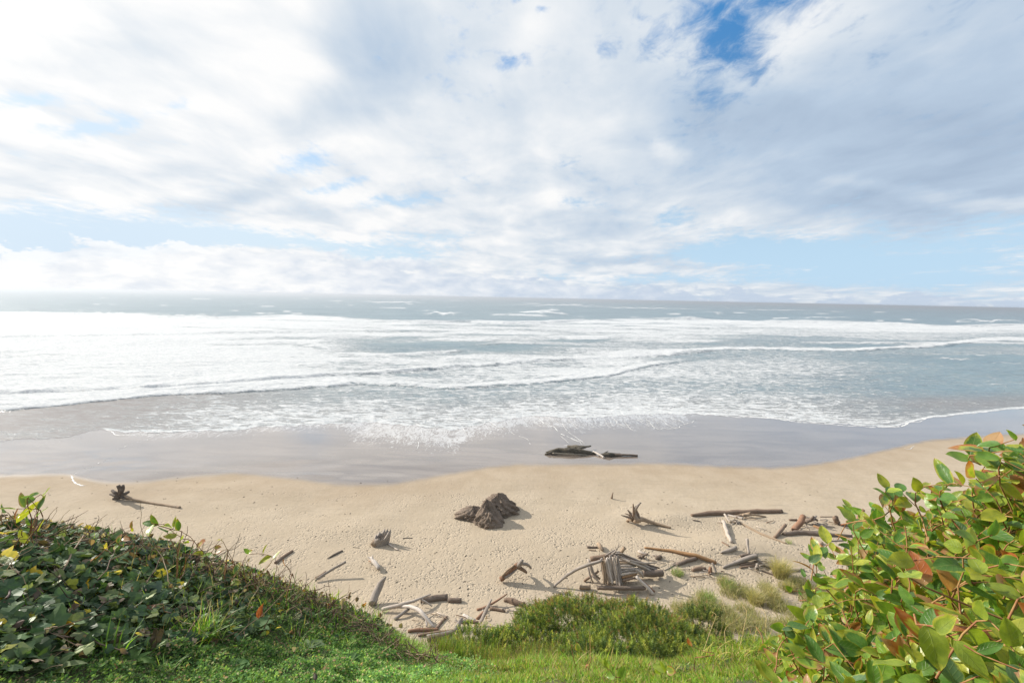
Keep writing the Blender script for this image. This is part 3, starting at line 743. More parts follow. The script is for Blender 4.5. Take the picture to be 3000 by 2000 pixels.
def build_grass():
    x, y, z, px, py, dz = [np.concatenate(q) for q in zip(scatter_bluff(620000, x0=-1.8, x1=2.4, y0=.8, y1=2.9), scatter_bluff(150000, x0=2.4, x1=6.5, y0=.2, y1=3.4))]
    bw = bank_w(px, py); cy = crest_y(x)
    clump = fbm(x*5, y*5, 111, 3); edge = sstep(0.0, 0.35, cy-y)
    keep = (rng.random(len(x)) < (1-bw)*(0.45+.8*sstep(.35, .6, clump))*np.where(px < 1100, 0.55, 1)*np.where(y > cy+0.22, 0.25, 1)) & ((py < 2250) | (x > 2)) & (px > -150)
    keep &= ~((px > 2450) & (x < 2.4) & (rng.random(len(x)) < .65))
    x, y, z, px, py, clump, cy = [a[keep] for a in (x, y, z, px, py, clump, cy)]
    N = len(x)
    base = np.stack([x, y, z-0.01], 1)
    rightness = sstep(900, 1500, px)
    lng = (0.015+0.014*rightness)*(0.6+0.9*rng.random(N))*(0.45+1.9*clump**2)
    far = sstep(0.35, 0.0, cy-y); lng = lng*(1+0.25*far*rightness)
    long = rng.random(N) < 0.010; lng[long] *= 2.0
    wid = rng.uniform(0.0011, 0.0021, N)*(0.8+0.5*rightness)
    shade = vcol((0.17, 0.29, 0.035), N, .28, .15)*(.7+.6*clump[:, None])
    shade = np.where((rng.random(N) < 0.30)[:, None], vcol((0.30, 0.36, 0.06), N), shade)
    shade = np.where((rng.random(N) < 0.15+0.15*far)[:, None], vcol((0.36, 0.29, 0.13), N, .2), shade)
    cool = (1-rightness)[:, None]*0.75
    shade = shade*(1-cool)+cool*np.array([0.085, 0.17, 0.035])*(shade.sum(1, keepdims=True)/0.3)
    bt = Batch(); add_blades(bt, base, lng, wid, rng.uniform(.15, 1.1, N), shade*.75, shade*1.2)
    tag(bt.build('lawn_grass', M_GRASS, smooth=False), 'short bright green lawn grass at the bluff edge', 'grass', kind='stuff')
    # sparse long blades and dry stalks in the ivy bank and along the crest
    x, y, z, px, py, dz = scatter_bluff(70000, y1=3.0)
    bw = bank_w(px, py); cy = crest_y(x); cl = fbm(x*4, y*4, 131, 3)
    keep = (rng.random(len(x)) < bw*(.05+.6*sstep(.40, .62, cl)+.5*sstep(.12, 0, np.abs(y-cy+.05)))*sstep(-200, 600, px)) & (y < cy+.15)
    x, y, z, px = x[keep], y[keep], z[keep], px[keep]; N = len(x)
    c = pick([(0.12, 0.24, 0.03), (0.24, 0.34, 0.04), (0.40, 0.33, 0.17), (0.28, 0.19, 0.11)], [.42, .28, .22, .08], N)*rng.uniform(.7, 1.2, (N, 1))
    bt = Batch(); add_blades(bt, np.stack([x, y, z], 1), rng.uniform(.03, .12, N), rng.uniform(.0008, .002, N), rng.uniform(.1, 1.2, N), c, c*1.2)
    tag(bt.build('bank_grass', M_GRASS, smooth=False), 'thin green and straw coloured blades poking through the ivy bank', 'grass', kind='stuff')
build_grass()

def tuft(px, py, n, ln, wid, cols, pr, name, label, cat, spread=0.03, lean=(.2, 1.0), group=None, on=None):
    p = on if on is not None else near_hit(px, py)[0]
    a = rng.uniform(0, 6.28, n); r = spread*np.sqrt(rng.random(n))
    base = np.stack([p[0]+r*np.cos(a), p[1]+r*np.sin(a), np.full(n, p[2]-0.005)], 1)
    c = pick(cols, pr, n)*rng.uniform(.75, 1.2, (n, 1))
    bt = Batch(); add_blades(bt, base, rng.uniform(.5, 1.0, n)*ln, np.full(n, wid)*rng.uniform(.7, 1.2, n), rng.uniform(*lean, n), c*.8, c*1.2, nseg=5)
    return tag(bt.build(name, M_GRASS, loc=p, smooth=False), label, cat, group)
GG = [(0.12, 0.26, 0.03), (0.22, 0.34, 0.04), (0.40, 0.36, 0.15)]
tuft(590, 1890, 170, .17, .0022, GG, [.5, .35, .15], 'grass_tuft', 'bright green grass tuft with long arching blades low on the ivy bank', 'grass tuft', .05)
tuft(360, 1650, 9, .12, .003, [(0.22, 0.34, 0.04)], [1], 'grass_tuft', 'few upright lime blades standing in the ivy near the crest', 'grass tuft', .02, (.1, .4))
tuft(520, 1640, 26, .10, .0018, GG, [.3, .5, .2], 'grass_tuft', 'thin yellow green grass tuft on the ivy crest right of the broad leaved sprig', 'grass tuft', .04)
tuft(330, 1945, 14, .16, .0028, [(0.16, 0.30, 0.04)], [1], 'grass_tuft', 'loose tuft of long green blades among dead leaves below the ivy', 'grass tuft', .03, (.3, 1.2))
tuft(880, 1700, 60, .07, .002, [(0.28, 0.36, 0.06), (0.5, 0.5, 0.2)], [.6, .4], 'grass_tuft', 'pale lit grass tuft on the crest above the fallen pole', 'grass tuft', .04)
tuft(980, 1770, 24, .10, .003, [(0.28, 0.38, 0.03)], [1], 'grass_tuft', 'lime green tuft of broad blades beside dark leaves on the bank', 'grass tuft', .03)
tuft(1040, 1820, 10, .10, .003, [(0.25, 0.38, 0.03)], [1], 'grass_tuft', 'small lime green tuft with one wide blade near the bank edge', 'grass tuft', .02)
tuft(1100, 1800, 60, .09, .002, GG, [.5, .3, .2], 'grass_tuft', 'olive green tuft at the end of the bank by the silver driftwood', 'grass tuft', .05)

for k_ in range(46):
    tx, ty = rng.uniform(150, 1180), rng.uniform(1720, 1990)
    if ty < pinterp(tx, [(0, 1620), (640, 1700), (1080, 1860), (1200, 1930)])+12: continue
    tuft(tx, ty, int(rng.uniform(14, 46)), rng.uniform(.035, .085), .0014, [(0.14, 0.28, 0.04), (0.26, 0.37, 0.06), (0.40, 0.35, 0.16)], [.45, .38, .17], 'grass_tuft', 'small tuft of fine green grass sprouting on the shaded left slope', 'grass tuft', .03, (.2, 1.2), 'small grass tufts on the shaded slope')

# ------------------------------------------------------------------ ivy
def ivy_template():
    a = np.radians([0, 22, 40, 62, 85, 118, 140, 160]); r = np.array([1.0, .80, .60, .80, .64, .72, .58, .50])
    th = np.concatenate([a, [np.pi], -a[1:][::-1]]); rr = np.concatenate([r, [0.22], r[1:][::-1]])
    P_ = np.stack([rr*np.cos(th), rr*np.sin(th), -0.25*rr**2*np.abs(np.sin(th))+0.0*rr], 1)
    P_ = np.vstack([[0.0, 0, 0.05], P_]); n = len(P_)-1
    F = np.array([(0, 1+i, 1+(i+1) % n) for i in range(n)])
    return P_, F
def oval_template(nu=5, w=0.42, fold=0.15, curl=0.25):
    s = np.linspace(0, 1, nu+1); V = []
    for t in s:
        ww = w*math.sin(math.pi*min(1, t**0.85))**0.8 if 0 < t < 1 else 0.012
        for q in (-1, 0, 1): V.append((t, q*ww, abs(q)*fold*ww*2-curl*t*t))
    F = []
    for i in range(nu):
        for j in range(2): F.append((i*3+j, i*3+j+1, i*3+j+4, i*3+j+3))
    return np.array(V), np.array(F)
def place(T, pos, d, up, size, warp=0.0):
    d = norm(d); s = norm(np.cross(up, d)); n = np.cross(d, s)
    N = len(pos); k = len(T); Tn = np.repeat(T[None], N, 0)
    if warp:
        Tn = Tn*(1+0.15*rng.normal(size=(N, 1, 3))); Tn[:, :, 2] += warp*np.sin(Tn[:, :, 0]*rng.uniform(2, 6, (N, 1))+rng.uniform(0, 6, (N, 1)))+warp*Tn[:, :, 1]*rng.normal(size=(N, 1))*2
    Tn = Tn*np.asarray(size).reshape(N, 1, 1)
    return pos[:, None]+Tn[:, :, :1]*d[:, None]+Tn[:, :, 1:2]*s[:, None]+Tn[:, :, 2:3]*n[:, None]
IVT, IVF = ivy_template(); OVT, OVF = oval_template(); LIT = oval_template(5, .42, .5, -.5)

def build_ivy():
    x, y, z, px, py, dz = scatter_bluff(30000, x1=0.2, y1=3.0)
    bw = bank_w(px, py); cy = crest_y(x)
    dens = bw*(0.25+0.75*sstep(900, 250, px))*np.where(y > cy+.25, .3, 1)*sstep(.25, .5, fbm(x*3.5, y*3.5, 141, 3)+.35*sstep(700, 200, px))
    keep = (rng.random(len(x)) < dens*1.4) & (px > -250)
    x, y, z, px = x[keep], y[keep], z[keep], px[keep]; N = len(x)
    nn = ggrad(x, y); up = norm(nn+0.55*rng.normal(size=(N, 3))+np.array([0.0, -.15, 0.1]))
    lay = rng.random(N)**.7
    pos = np.stack([x, y, z+0.005+0.055*lay*sstep(1200, 300, px)+.01], 1)
    d = norm(rnd_dirs(N)*[1, 1, .3]); d = norm(d-(d*up).sum(1)[:, None]*up)
    size = (.016+.029*rng.random(N)**1.4)*(0.62+0.33*sstep(900, 100, px))
    col = pick([(0.028, 0.058, 0.024), (0.048, 0.086, 0.032), (0.080, 0.120, 0.05), (0.135, 0.165, 0.065), (0.20, 0.21, 0.03), (0.11, 0.08, 0.05), (0.17, 0.13, 0.09), (0.5, 0.40, 0.03)],
               [.24, .30, .22, .10, .025, .04, .03, .012], N)*rng.uniform(.8, 2.0, (N, 1))
    bt = Batch(); bt.add(place(IVT, pos, d, up, size, .07), IVF, col)
    tag(bt.build('ivy', M_IVY, smooth=False), 'dense dark green ivy leaves covering the left bank', 'ivy', kind='stuff')
    # small mossy herb over the shaded lawn
    x, y, z, px, py, dz = scatter_bluff(420000, x0=-2.4, x1=.5, y0=.8, y1=2.6)
    bw = bank_w(px, py); cl = fbm(x*6, y*6, 151, 4)
    keep = (rng.random(len(x)) < (0.25+.75*sstep(.40, .58, cl))*(0.35+.65*(1-bw))*sstep(1500, 1000, px)*0.9) & (y < crest_y(x)+.1) & (py < 2200) & (px > -100)
    x, y, z = x[keep], y[keep], z[keep]; N = len(x)
    up = norm(np.array([0, 0, 1.0])+0.6*rng.normal(size=(N, 3))); d = rnd_dirs(N); d[:, 2] = np.abs(d[:, 2])*.6; d = norm(d)
    pt = fbm(x*3, y*3, 157, 3)[:, None]; hc = fbm(x*14, y*14, 158, 3)
    col = pick([(0.06, 0.14, 0.035), (0.09, 0.19, 0.045), (0.14, 0.25, 0.05), (0.19, 0.23, 0.09), (.22, .17, .09)], [.33, .33, .2, .09, .05], N)*rng.uniform(.6, 1.25, (N, 1))*(.45+1.3*pt)*np.array([1.15, .98, 1.3])*(1.15+.75*sstep(-1.3, -.3, x))[:, None]  # last factor brightens herbs to the right: sunlit patches painted into leaf colour
    bt = Batch(); T, F = oval_template(2, .3, .2, .2)
    bt.add(place(T, np.stack([x, y, z+rng.uniform(0, .02, N)+.05*np.maximum(hc-.45, 0)*2], 1), d, up, rng.uniform(.006, .014, N)*(.7+.6*hc)), F, col)
    tag(bt.build('ground_cover', M_COVER, smooth=False), 'mossy low green herb carpeting the shaded slope below the ivy', 'ground cover', kind='stuff')
    # dead leaves, husks and broken stems
    x, y, z, px, py, dz = scatter_bluff(9000, x1=0.4, y1=2.9)
    bw = bank_w(px, py); cy = crest_y(x); cr_ = sstep(.35, .05, np.abs(y-cy))
    keep = (rng.random(len(x)) < (bw*(.16+.75*cr_)+.02)*np.where(px > 500, .45, 1)) & (px > -150) & (y < cy+.2) & (px < 1250)
    x, y, z = x[keep], y[keep], z[keep]; N = len(x)
    up = norm(np.array([0, 0, 1.0])+0.8*rng.normal(size=(N, 3)))
    col = pick([(0.15, 0.105, 0.08), (0.25, 0.175, 0.12), (0.34, 0.15, 0.05), (0.36, 0.30, 0.22), (0.09, 0.065, 0.06)], [.28, .24, .04, .28, .16], N)*rng.uniform(.6, 1.2, (N, 1))
    bt = Batch(); bt.add(place(LIT[0], np.stack([x, y, z+rng.uniform(.01, .075, N)], 1), rnd_dirs(N), up, rng.uniform(.010, .028, N), .12), LIT[1], col)
    tag(bt.build('leaf_litter', M_DRYLEAF, smooth=False), 'crumpled brown and rusty dead leaves caught in the bank', 'dead leaves', kind='stuff')
    bt = Batch()
    for i in range(1500):
        t = rng.random()
        x0 = rng.uniform(-3.0, -0.3); c_ = float(crest_y(x0)); y0 = c_-abs(rng.normal(0, .10)) if t < .62 else rng.uniform(1.0, c_)
        p = np.array([x0, y0, float(ground_z(x0, y0))+rng.uniform(.0, .07)])
        pj = project(p[None]); 
        if bank_w(pj[0][0], pj[1][0]) < .4 and t > .62: continue
        d = norm(rng.normal(size=3)*[1, .7, .6]+[0, 0, .7 if t < .62 else .15]); L = rng.uniform(.03, .13) if t < .62 else rng.uniform(.06, .25)
        k = np.linspace(0, 1, 6)[:, None]; bend = norm(rng.normal(size=3))
        pts = p+d*L*k+bend*L*.25*k*k+rng.normal(size=(6, 3))*L*.025
        col = pick([(0.20, 0.12, 0.09), (0.34, 0.25, 0.18), (0.10, 0.06, 0.05), (.42, .33, .23)], [.35, .3, .2, .15], 1)[0]
        bt.tube(pts, np.linspace(1, .45, 6)*rng.uniform(.0011, .0028), col, 4)
    tag(bt.build('dry_stems', M_DRYLEAF), 'tangle of thin dry stems bristling along the bank crest', 'dry stems', kind='stuff')
build_ivy()

# single leaves and twigs one can point at
def single_leaf(px, py, size, col, name, label, cat, d=(0, -.3, 1), up=(0, -1, .4), lift=0.03, T=(OVT, OVF), mat=None, depth=None, warp=.06):
    p = near_hit(px, py)[0] if depth is None else at_depth(px, py, depth)
    p = p+np.array([0, 0, lift])
    bt = Batch(); bt.add(place(T[0], np.zeros((1, 3)), np.array([d], float), norm(np.array([up], float)), np.array([size]), warp), T[1], np.array([col], float))
    o = bt.build(name, mat or M_DRYLEAF); o.location = [float(c) for c in p]
    return tag(o, label, cat)
single_leaf(765, 1830, .12, (0.33, 0.10, 0.055), 'dead_leaf', 'long curled copper red leaf standing up from the green bank', 'leaf', (.22, .35, 1), (-.3, -1, .1), .0, (LIT[0]*[1, .36, .5], LIT[1]))
single_leaf(415, 1825, .05, (0.24, 0.12, 0.08), 'dead_leaf', 'broad reddish brown leaf lying flat below the ivy', 'leaf', (1, .3, .2), (0, -.6, 1), .05, (IVT, IVF))
single_leaf(20, 1880, .042, (0.17, 0.115, 0.09), 'dead_leaf', 'dull brown broad leaf at the lower left among ivy', 'leaf', (.6, .3, .2), (0, -.6, 1), .045, (IVT, IVF))
single_leaf(5, 1695, .065, (0.62, 0.50, 0.02), 'ivy_leaf', 'large bright yellow ivy leaf at the far left of the bank', 'leaf', (1, .2, .4), (.1, -1, .7), .06, (IVT, IVF), M_IVY)
single_leaf(90, 1740, .05, (0.58, 0.42, 0.04), 'ivy_leaf', 'mottled yellow ivy leaf just below the large yellow one', 'leaf', (.9, .3, .3), (.1, -1, .7), .06, (IVT, IVF), M_IVY)
single_leaf(235, 1760, .04, (0.60, 0.40, 0.03), 'ivy_leaf', 'small orange yellow ivy leaf in the middle of the dark ivy', 'leaf', (.9, -.1, .1), (.1, -.8, .9), .05, (IVT, IVF), M_IVY)
single_leaf(180, 1900, .05, (0.50, 0.28, 0.04), 'dead_leaf', 'ochre oval leaf lying low in the shaded ivy', 'leaf', (.8, .5, .3), (.1, -.8, .9), .05, (LIT[0], LIT[1]))
single_leaf(445, 1770, .075, (0.10, 0.15, 0.11), 'fallen_leaf', 'smooth grey green oval leaf resting on the ivy', 'leaf', (.5, .5, .9), (.2, -1, .4), .05)
single_leaf(855, 1868, .03, (0.42, 0.24, 0.20), 'dead_leaf', 'small pinkish dry leaf on the shaded grass', 'leaf', (.2, .2, .9), (.2, -1, .4), .02, (LIT[0], LIT[1]))
single_leaf(960, 1790, .035, (0.55, 0.20, 0.03), 'dead_leaf', 'bright orange curled leaf beside a lime green tuft', 'leaf', (.9, .2, .3), (.2, -1, .6), .03, (LIT[0], LIT[1]))
single_leaf(805, 1790, .05, (0.55, 0.32, 0.06), 'dead_leaf', 'narrow orange dry leaf right of the copper red leaf', 'leaf', (.8, .3, .5), (.2, -1, .6), .02, (LIT[0]*[1, .4, 1], LIT[1]))
def single_twig(pts, r, col, label, name='twig', cat='twig'):
    P_ = []
    for q in pts:
        px, py, l = q
        p, dy = near_hit(px, py)
        if dy: p = at_depth(px, py, float((p-C0)@_f))
        P_.append(p+np.array([0, 0, l*(dy == 0)]))
    P_ = np.array(P_); k = np.linspace(0, len(P_)-1, 4*len(P_)); i = np.arange(len(P_))
    Q = np.stack([np.interp(k, i, P_[:, a]) for a in range(3)], 1)+rng.normal(size=(len(k), 3))*r*.5
    c0 = Q.mean(0); bt = Batch(); bt.tube(Q-c0, np.linspace(1, .5, len(k))*r, col, 6)
    o = bt.build(name, M_DRYLEAF); o.location = [float(c) for c in c0]; return tag(o, label, cat)
single_twig([(178, 1745, .07), (205, 1700, .09), (248, 1625, .09)], .0045, (0.42, 0.32, 0.24), 'pale dry stick lying across the ivy near its middle')
single_twig([(52, 1590, .0), (53, 1545, .0), (52, 1505, .0)], .006, (0.46, 0.38, 0.28), 'short upright broken stalk beside yellow green leaves at far left')
single_twig([(22, 1810, .07), (50, 1770, .08), (72, 1720, .08)], .004, (0.14, 0.10, 0.09), 'dark thin stick lying in the ivy at the far left')
single_twig([(60, 1935, .05), (150, 1915, .06), (250, 1918, .06), (380, 1955, .05)], .0035, (0.26, 0.18, 0.14), 'long curved brown stem arching over the ivy at lower left')
single_twig([(240, 1715, .06), (290, 1748, .07)], .0025, (0.42, 0.32, 0.2), 'thin straw coloured stem between yellow ivy leaves')
single_twig([(300, 1732, .06), (345, 1722, .08), (390, 1755, .06)], .003, (0.34, 0.25, 0.18), 'bowed tan stem in the centre of the ivy bank')
single_twig([(678, 1700, .0), (680, 1640, .0), (690, 1600, .0), (705, 1560, .0)], .0018, (0.12, 0.08, 0.06), 'thin dark shoot curving up against the sand', 'bare_shoot', 'shoot')
single_twig([(1010, 1925, .01), (1060, 1922, .015), (1110, 1922, .01)], .003, (0.42, 0.34, 0.18), 'pale runner stem lying across the grass by a dark burrow')

def rosette(px, py, n, ln, wid, col, label):
    p = bluff_at(px, py)[0][0]; a = np.arange(n)*2.4+rng.random()
    d = np.stack([np.cos(a), np.sin(a), rng.uniform(.15, .7, n)], 1); up = norm(np.array([0, 0, 1.0])-.4*d)
    bt = Batch(); T = OVT*[1, wid, 1.0]
    bt.add(place(T, d*.004, d, up, rng.uniform(.7, 1.1, n)*ln, .04), OVF, np.array(col)*rng.uniform(.8, 1.2, (n, 1)))
    o = bt.build('weed_rosette', M_COVER); o.location = [float(v) for v in p+[0, 0, .012]]
    return tag(o, label, 'weed')
rosette(745, 1850, 9, .075, .62, (0.12, 0.20, 0.09), 'grey green weed rosette with long leaves below the copper leaf')
rosette(150, 1985, 11, .07, .5, (0.20, 0.26, 0.13), 'pale dusty weed rosette at the bottom left edge')
rosette(480, 1895, 8, .05, 1.0, (0.07, 0.17, 0.06), 'dark green round leaved weed beside the big grass tuft')
rosette(735, 1760, 6, .05, 1.3, (0.08, 0.20, 0.05), 'broad round leaved weed above the copper leaf')
rosette(900, 1905, 10, .055, .8, (0.16, 0.22, 0.12), 'frosted grey weed rosette in the middle of the shaded lawn')
rosette(560, 1925, 9, .06, .55, (0.10, 0.19, 0.06), 'narrow leaved weed rosette under the big grass tuft')
rosette(1020, 1950, 9, .05, .8, (0.11, 0.20, 0.07), 'small weed rosette near the bare runner stem')
rosette(700, 1960, 8, .05, .9, (0.09, 0.18, 0.06), 'flat green weed rosette low on the mossy slope')
rosette(380, 1960, 10, .075, .45, (0.11, 0.19, 0.06), 'dandelion like rosette of narrow leaves low on the left')

# ------------------------------------------------------------------ salal
def salal_template(nu=9, w=0.285):
    s = np.linspace(0, 1, nu+1); V = []; U = []
    for t in s:
        tt = max(t, 0.0)
        ww = w*(math.sin(math.pi*tt**0.78)**0.72) if 0 < t < 1 else 0.004
        for q in (-1, -.55, 0, .55, 1):
            V.append((t, q*ww, 0.28*abs(q)**1.2*ww-0.20*t*t+0.02*math.sin(9*t)*abs(q)))
            U.append((t, q))
    F = []
    for i in range(nu):
        for j in range(4): F.append((i*5+j, i*5+j+1, i*5+j+6, i*5+j+5))
    return np.array(V), np.array(F), np.array(U)
ST, SF, SU = salal_template()
SGREEN = [(0.085, 0.19, 0.035), (0.12, 0.24, 0.04), (0.17, 0.29, 0.04), (0.25, 0.33, 0.04), (0.33, 0.36, 0.04), (0.10, 0.18, 0.08)]
def salal_shrub(tips, label, name='salal_shrub', root=None, leafn=(4, 7), size=(.043, .075), pg=(.15, .20, .20, .22, .19, .04), brown=(0.0, .33), stemlen=(.14, .26), group=None, updir=None):
    leaves = Batch(); stems = Batch()
    base = np.mean(tips, axis=0) if root is None else np.asarray(root, float)
    rootn = empty(name, base); 
    Pp, Dd, Uu, Ss, Cc, Bb = [], [], [], [], [], []
    for tp in tips:
        tp = np.asarray(tp, float)
        L = rng.uniform(*stemlen)
        g = np.array(updir if updir is not None else (-.25, -.15, 1.0))+rng.normal(size=3)*.36
        g = norm(g)
        b0 = tp-g*L+np.array([0, 0, 0.0]); 
        k = np.linspace(0, 1, 8)[:, None]
        bend = rng.normal(size=3)*.06
        zz = (k % .25 > .12)*.006
        pts = b0*(1-k)+tp*k+bend*np.sin(np.pi*k)+rng.normal(size=(8, 3))*.003
        if len(tips) <= 6: pts = np.vstack([base, base*.5+b0*.5+rng.normal(size=3)*.006, pts])
        stems.tube(pts-base, np.linspace(.0024, .0011, len(pts)), (0.24, 0.10, 0.03), 5)
        n = rng.integers(*leafn)
        side0 = norm(np.cross(g, rng.normal(size=3)))
        for i in range(n+1):
            t = 1-(i/(n+1))*0.85
            p = b0*(1-t)+tp*t+bend*math.sin(math.pi*t)
            a = (i % 2)*math.pi+rng.normal(0, .5)
            s2 = np.cross(g, side0); sd_ = side0*math.cos(a)+s2*math.sin(a)
            if i == 0: d = norm(g+0.25*sd_)
            else: d = norm(g*rng.uniform(.2, .8)+sd_+rng.normal(size=3)*.15)
            u = norm(np.array([-.45, -.55, .8])+rng.normal(size=3)*.55+g*.5)
            Pp.append(p); Dd.append(d); Uu.append(u); Ss.append(rng.uniform(*size)*(0.75 if i == 0 else 1))
            Cc.append(np.array(SGREEN[rng.choice(6, p=pg)])*rng.uniform(.8, 1.15)); Bb.append(rng.uniform(*brown)+(.38 if rng.random() < .14 else 0)+(.9 if rng.random() < .03 else 0))
    Pp = np.array(Pp)-base
    leaves.add(place(ST, Pp, np.array(Dd), np.array(Uu), np.array(Ss), .035), SF, np.array(Cc), SU, np.array(Bb))
    leaves.build('foliage', M_SALAL, rootn, uv=True)
    stems.build('stem', M_STEM, rootn)
    return tag(rootn, label, 'shrub', group)

def inside_right(px, py):
    top = pinterp(px, [(2240, 2100), (2300, 1940), (2345, 1845), (2385, 1765), (2430, 1700), (2490, 1660), (2550, 1620), (2560, 1585), (2600, 1540), (2680, 1515), (2760, 1500), (2850, 1445), (2920, 1375), (3000, 1320), (3200, 1230)])
    return py-top
def salal_depth(px, py):
    return np.interp(px, [2200, 2500, 2750, 3000, 3200], [2.05, 1.75, 1.45, 1.15, 1.0])*np.interp(py, [1300, 1600, 2000, 2200], [1.12, 1.05, .72, .65])
tips = []
while len(tips) < 1150:
    px = rng.uniform(2200, 3150); py = rng.uniform(1230, 2150)
    k = inside_right(px, py)
    if k < 8: continue
    d = float(salal_depth(px, py))*(.97+.55*rng.random()**1.6)
    tips.append(at_depth(px, py, d))
for (px, py, d) in ((2600, 1440, 1.45), (2690, 1440, 1.42), (2640, 1500, 1.42), (2560, 1545, 1.5), (2700, 1500, 1.4), (2860, 1400, 1.25), (2820, 1420, 1.3), (2930, 1345, 1.2), (2975, 1290, 1.2), (2400, 1640, 1.75), (2450, 1635, 1.7), (2500, 1600, 1.6), (2320, 1730, 1.9), (2360, 1690, 1.8), (2900, 1570, .95), (2870, 1640, .9), (2310, 1830, 2.0)):
    tips.append(at_depth(px, py, d))
for _ in range(260):          # the thicket goes on beyond the frame
    xx, yy_ = rng.uniform(1.5, 3.6), rng.uniform(.9, 2.4); tips.append(np.array([xx, yy_, float(ground_z(xx, yy_))+rng.uniform(.1, .75)]))
salal_shrub(tips, 'large glossy leaved salal shrub filling the lower right corner, leaves browned at their edges', root=at_depth(2850, 2050, 1.9))
def sprig(px, py, d, n, label, size=(.05, .07), pg=(.1, .15, .2, .25, .25, .05), brown=(.1, .45), spread=25, leafn=(2, 4), sl=(.06, .12)):
    t = [at_depth(px+rng.normal(0, spread), py+rng.normal(0, spread*.5), d*rng.uniform(.98, 1.02)) for _ in range(n)]
    m_ = np.mean(t, axis=0); gz = float(ground_z(m_[0], m_[1])); g = np.array([m_[0]+.01, m_[1]-.02, min(gz, m_[2]-.05)])
    return salal_shrub(t, label, 'salal_sprig', root=g, leafn=leafn, size=size, pg=pg, brown=brown, stemlen=sl)
sprig(20, 1490, 1.75, 2, 'tallest yellow leaf sprig with a ragged red edge at the far left crest')
sprig(95, 1520, 1.85, 4, 'wide yellow green leafy sprig behind the broken stalk on the far left crest', spread=35)
sprig(385, 1550, 1.95, 2, 'tiny orange and yellow leaf pair on the left crest', (.03, .04), brown=(.4, .7), spread=8)
sprig(495, 1550, 2.0, 4, 'bright green fan shaped sprig in the middle of the left crest', (.05, .065), spread=16)
sprig(645, 1590, 2.15, 2, 'small brown tipped sprig on the crest beside the dark curved shoot', (.03, .045), brown=(.3, .8), spread=10)
sprig(735, 1620, 2.2, 2, 'yellow and green sprig on the crest left of the purple brown leaf', (.045, .055), spread=12)
sprig(1690, 1905, 2.1, 1, 'round yellow leaf with brown blotch above the grass edge', (.05, .055), leafn=(0, 1), brown=(.35, .45), spread=4)
sprig(1715, 1955, 1.95, 1, 'narrow yellow leaf in the grass below the blotched round leaf', (.045, .05), leafn=(0, 1), spread=4)
sprig(1765, 1950, 1.9, 2, 'lime yellow three leaf sprig standing in the lawn', (.05, .055), leafn=(1, 3), brown=(0, .1), spread=9, pg=(0, 0, .1, .4, .5, 0))
sprig(1945, 1965, 1.9, 2, 'pale green three leaf sprig at the bottom edge of the lawn', (.05, .06), leafn=(1, 3), brown=(0, .1), spread=10, pg=(0, 0, .3, .4, .3, 0))
sprig(2025, 1890, 2.1, 1, 'single lime leaf on a thin stem at the lawn edge beside the salal', (.05, .055), leafn=(0, 1), brown=(0, .05), spread=3, pg=(0, 0, .1, .4, .5, 0))
sprig(832, 1655, 2.2, 1, 'purple brown oval leaf on a short stem at the crest before the half hidden log', (.055, .06), leafn=(0, 1), brown=(1.0, 1.2), spread=1)
# long yellow green blades under the salal
for i, (px, py, lb) in enumerate(((2230, 1930, 'sprawling yellow green grass tuft left of the salal'), (2330, 1960, 'thick grass tuft under the lowest salal leaves'), (2130, 1960, 'loose bright grass tuft at the right end of the lawn'))):
    tuft(px, py, 150, .115, .0022, [(0.20, 0.32, 0.03), (0.34, 0.38, 0.05), (0.46, 0.36, 0.14)], [.45, .3, .25], 'grass_tuft', lb, 'grass tuft', .13, (.3, 1.3))

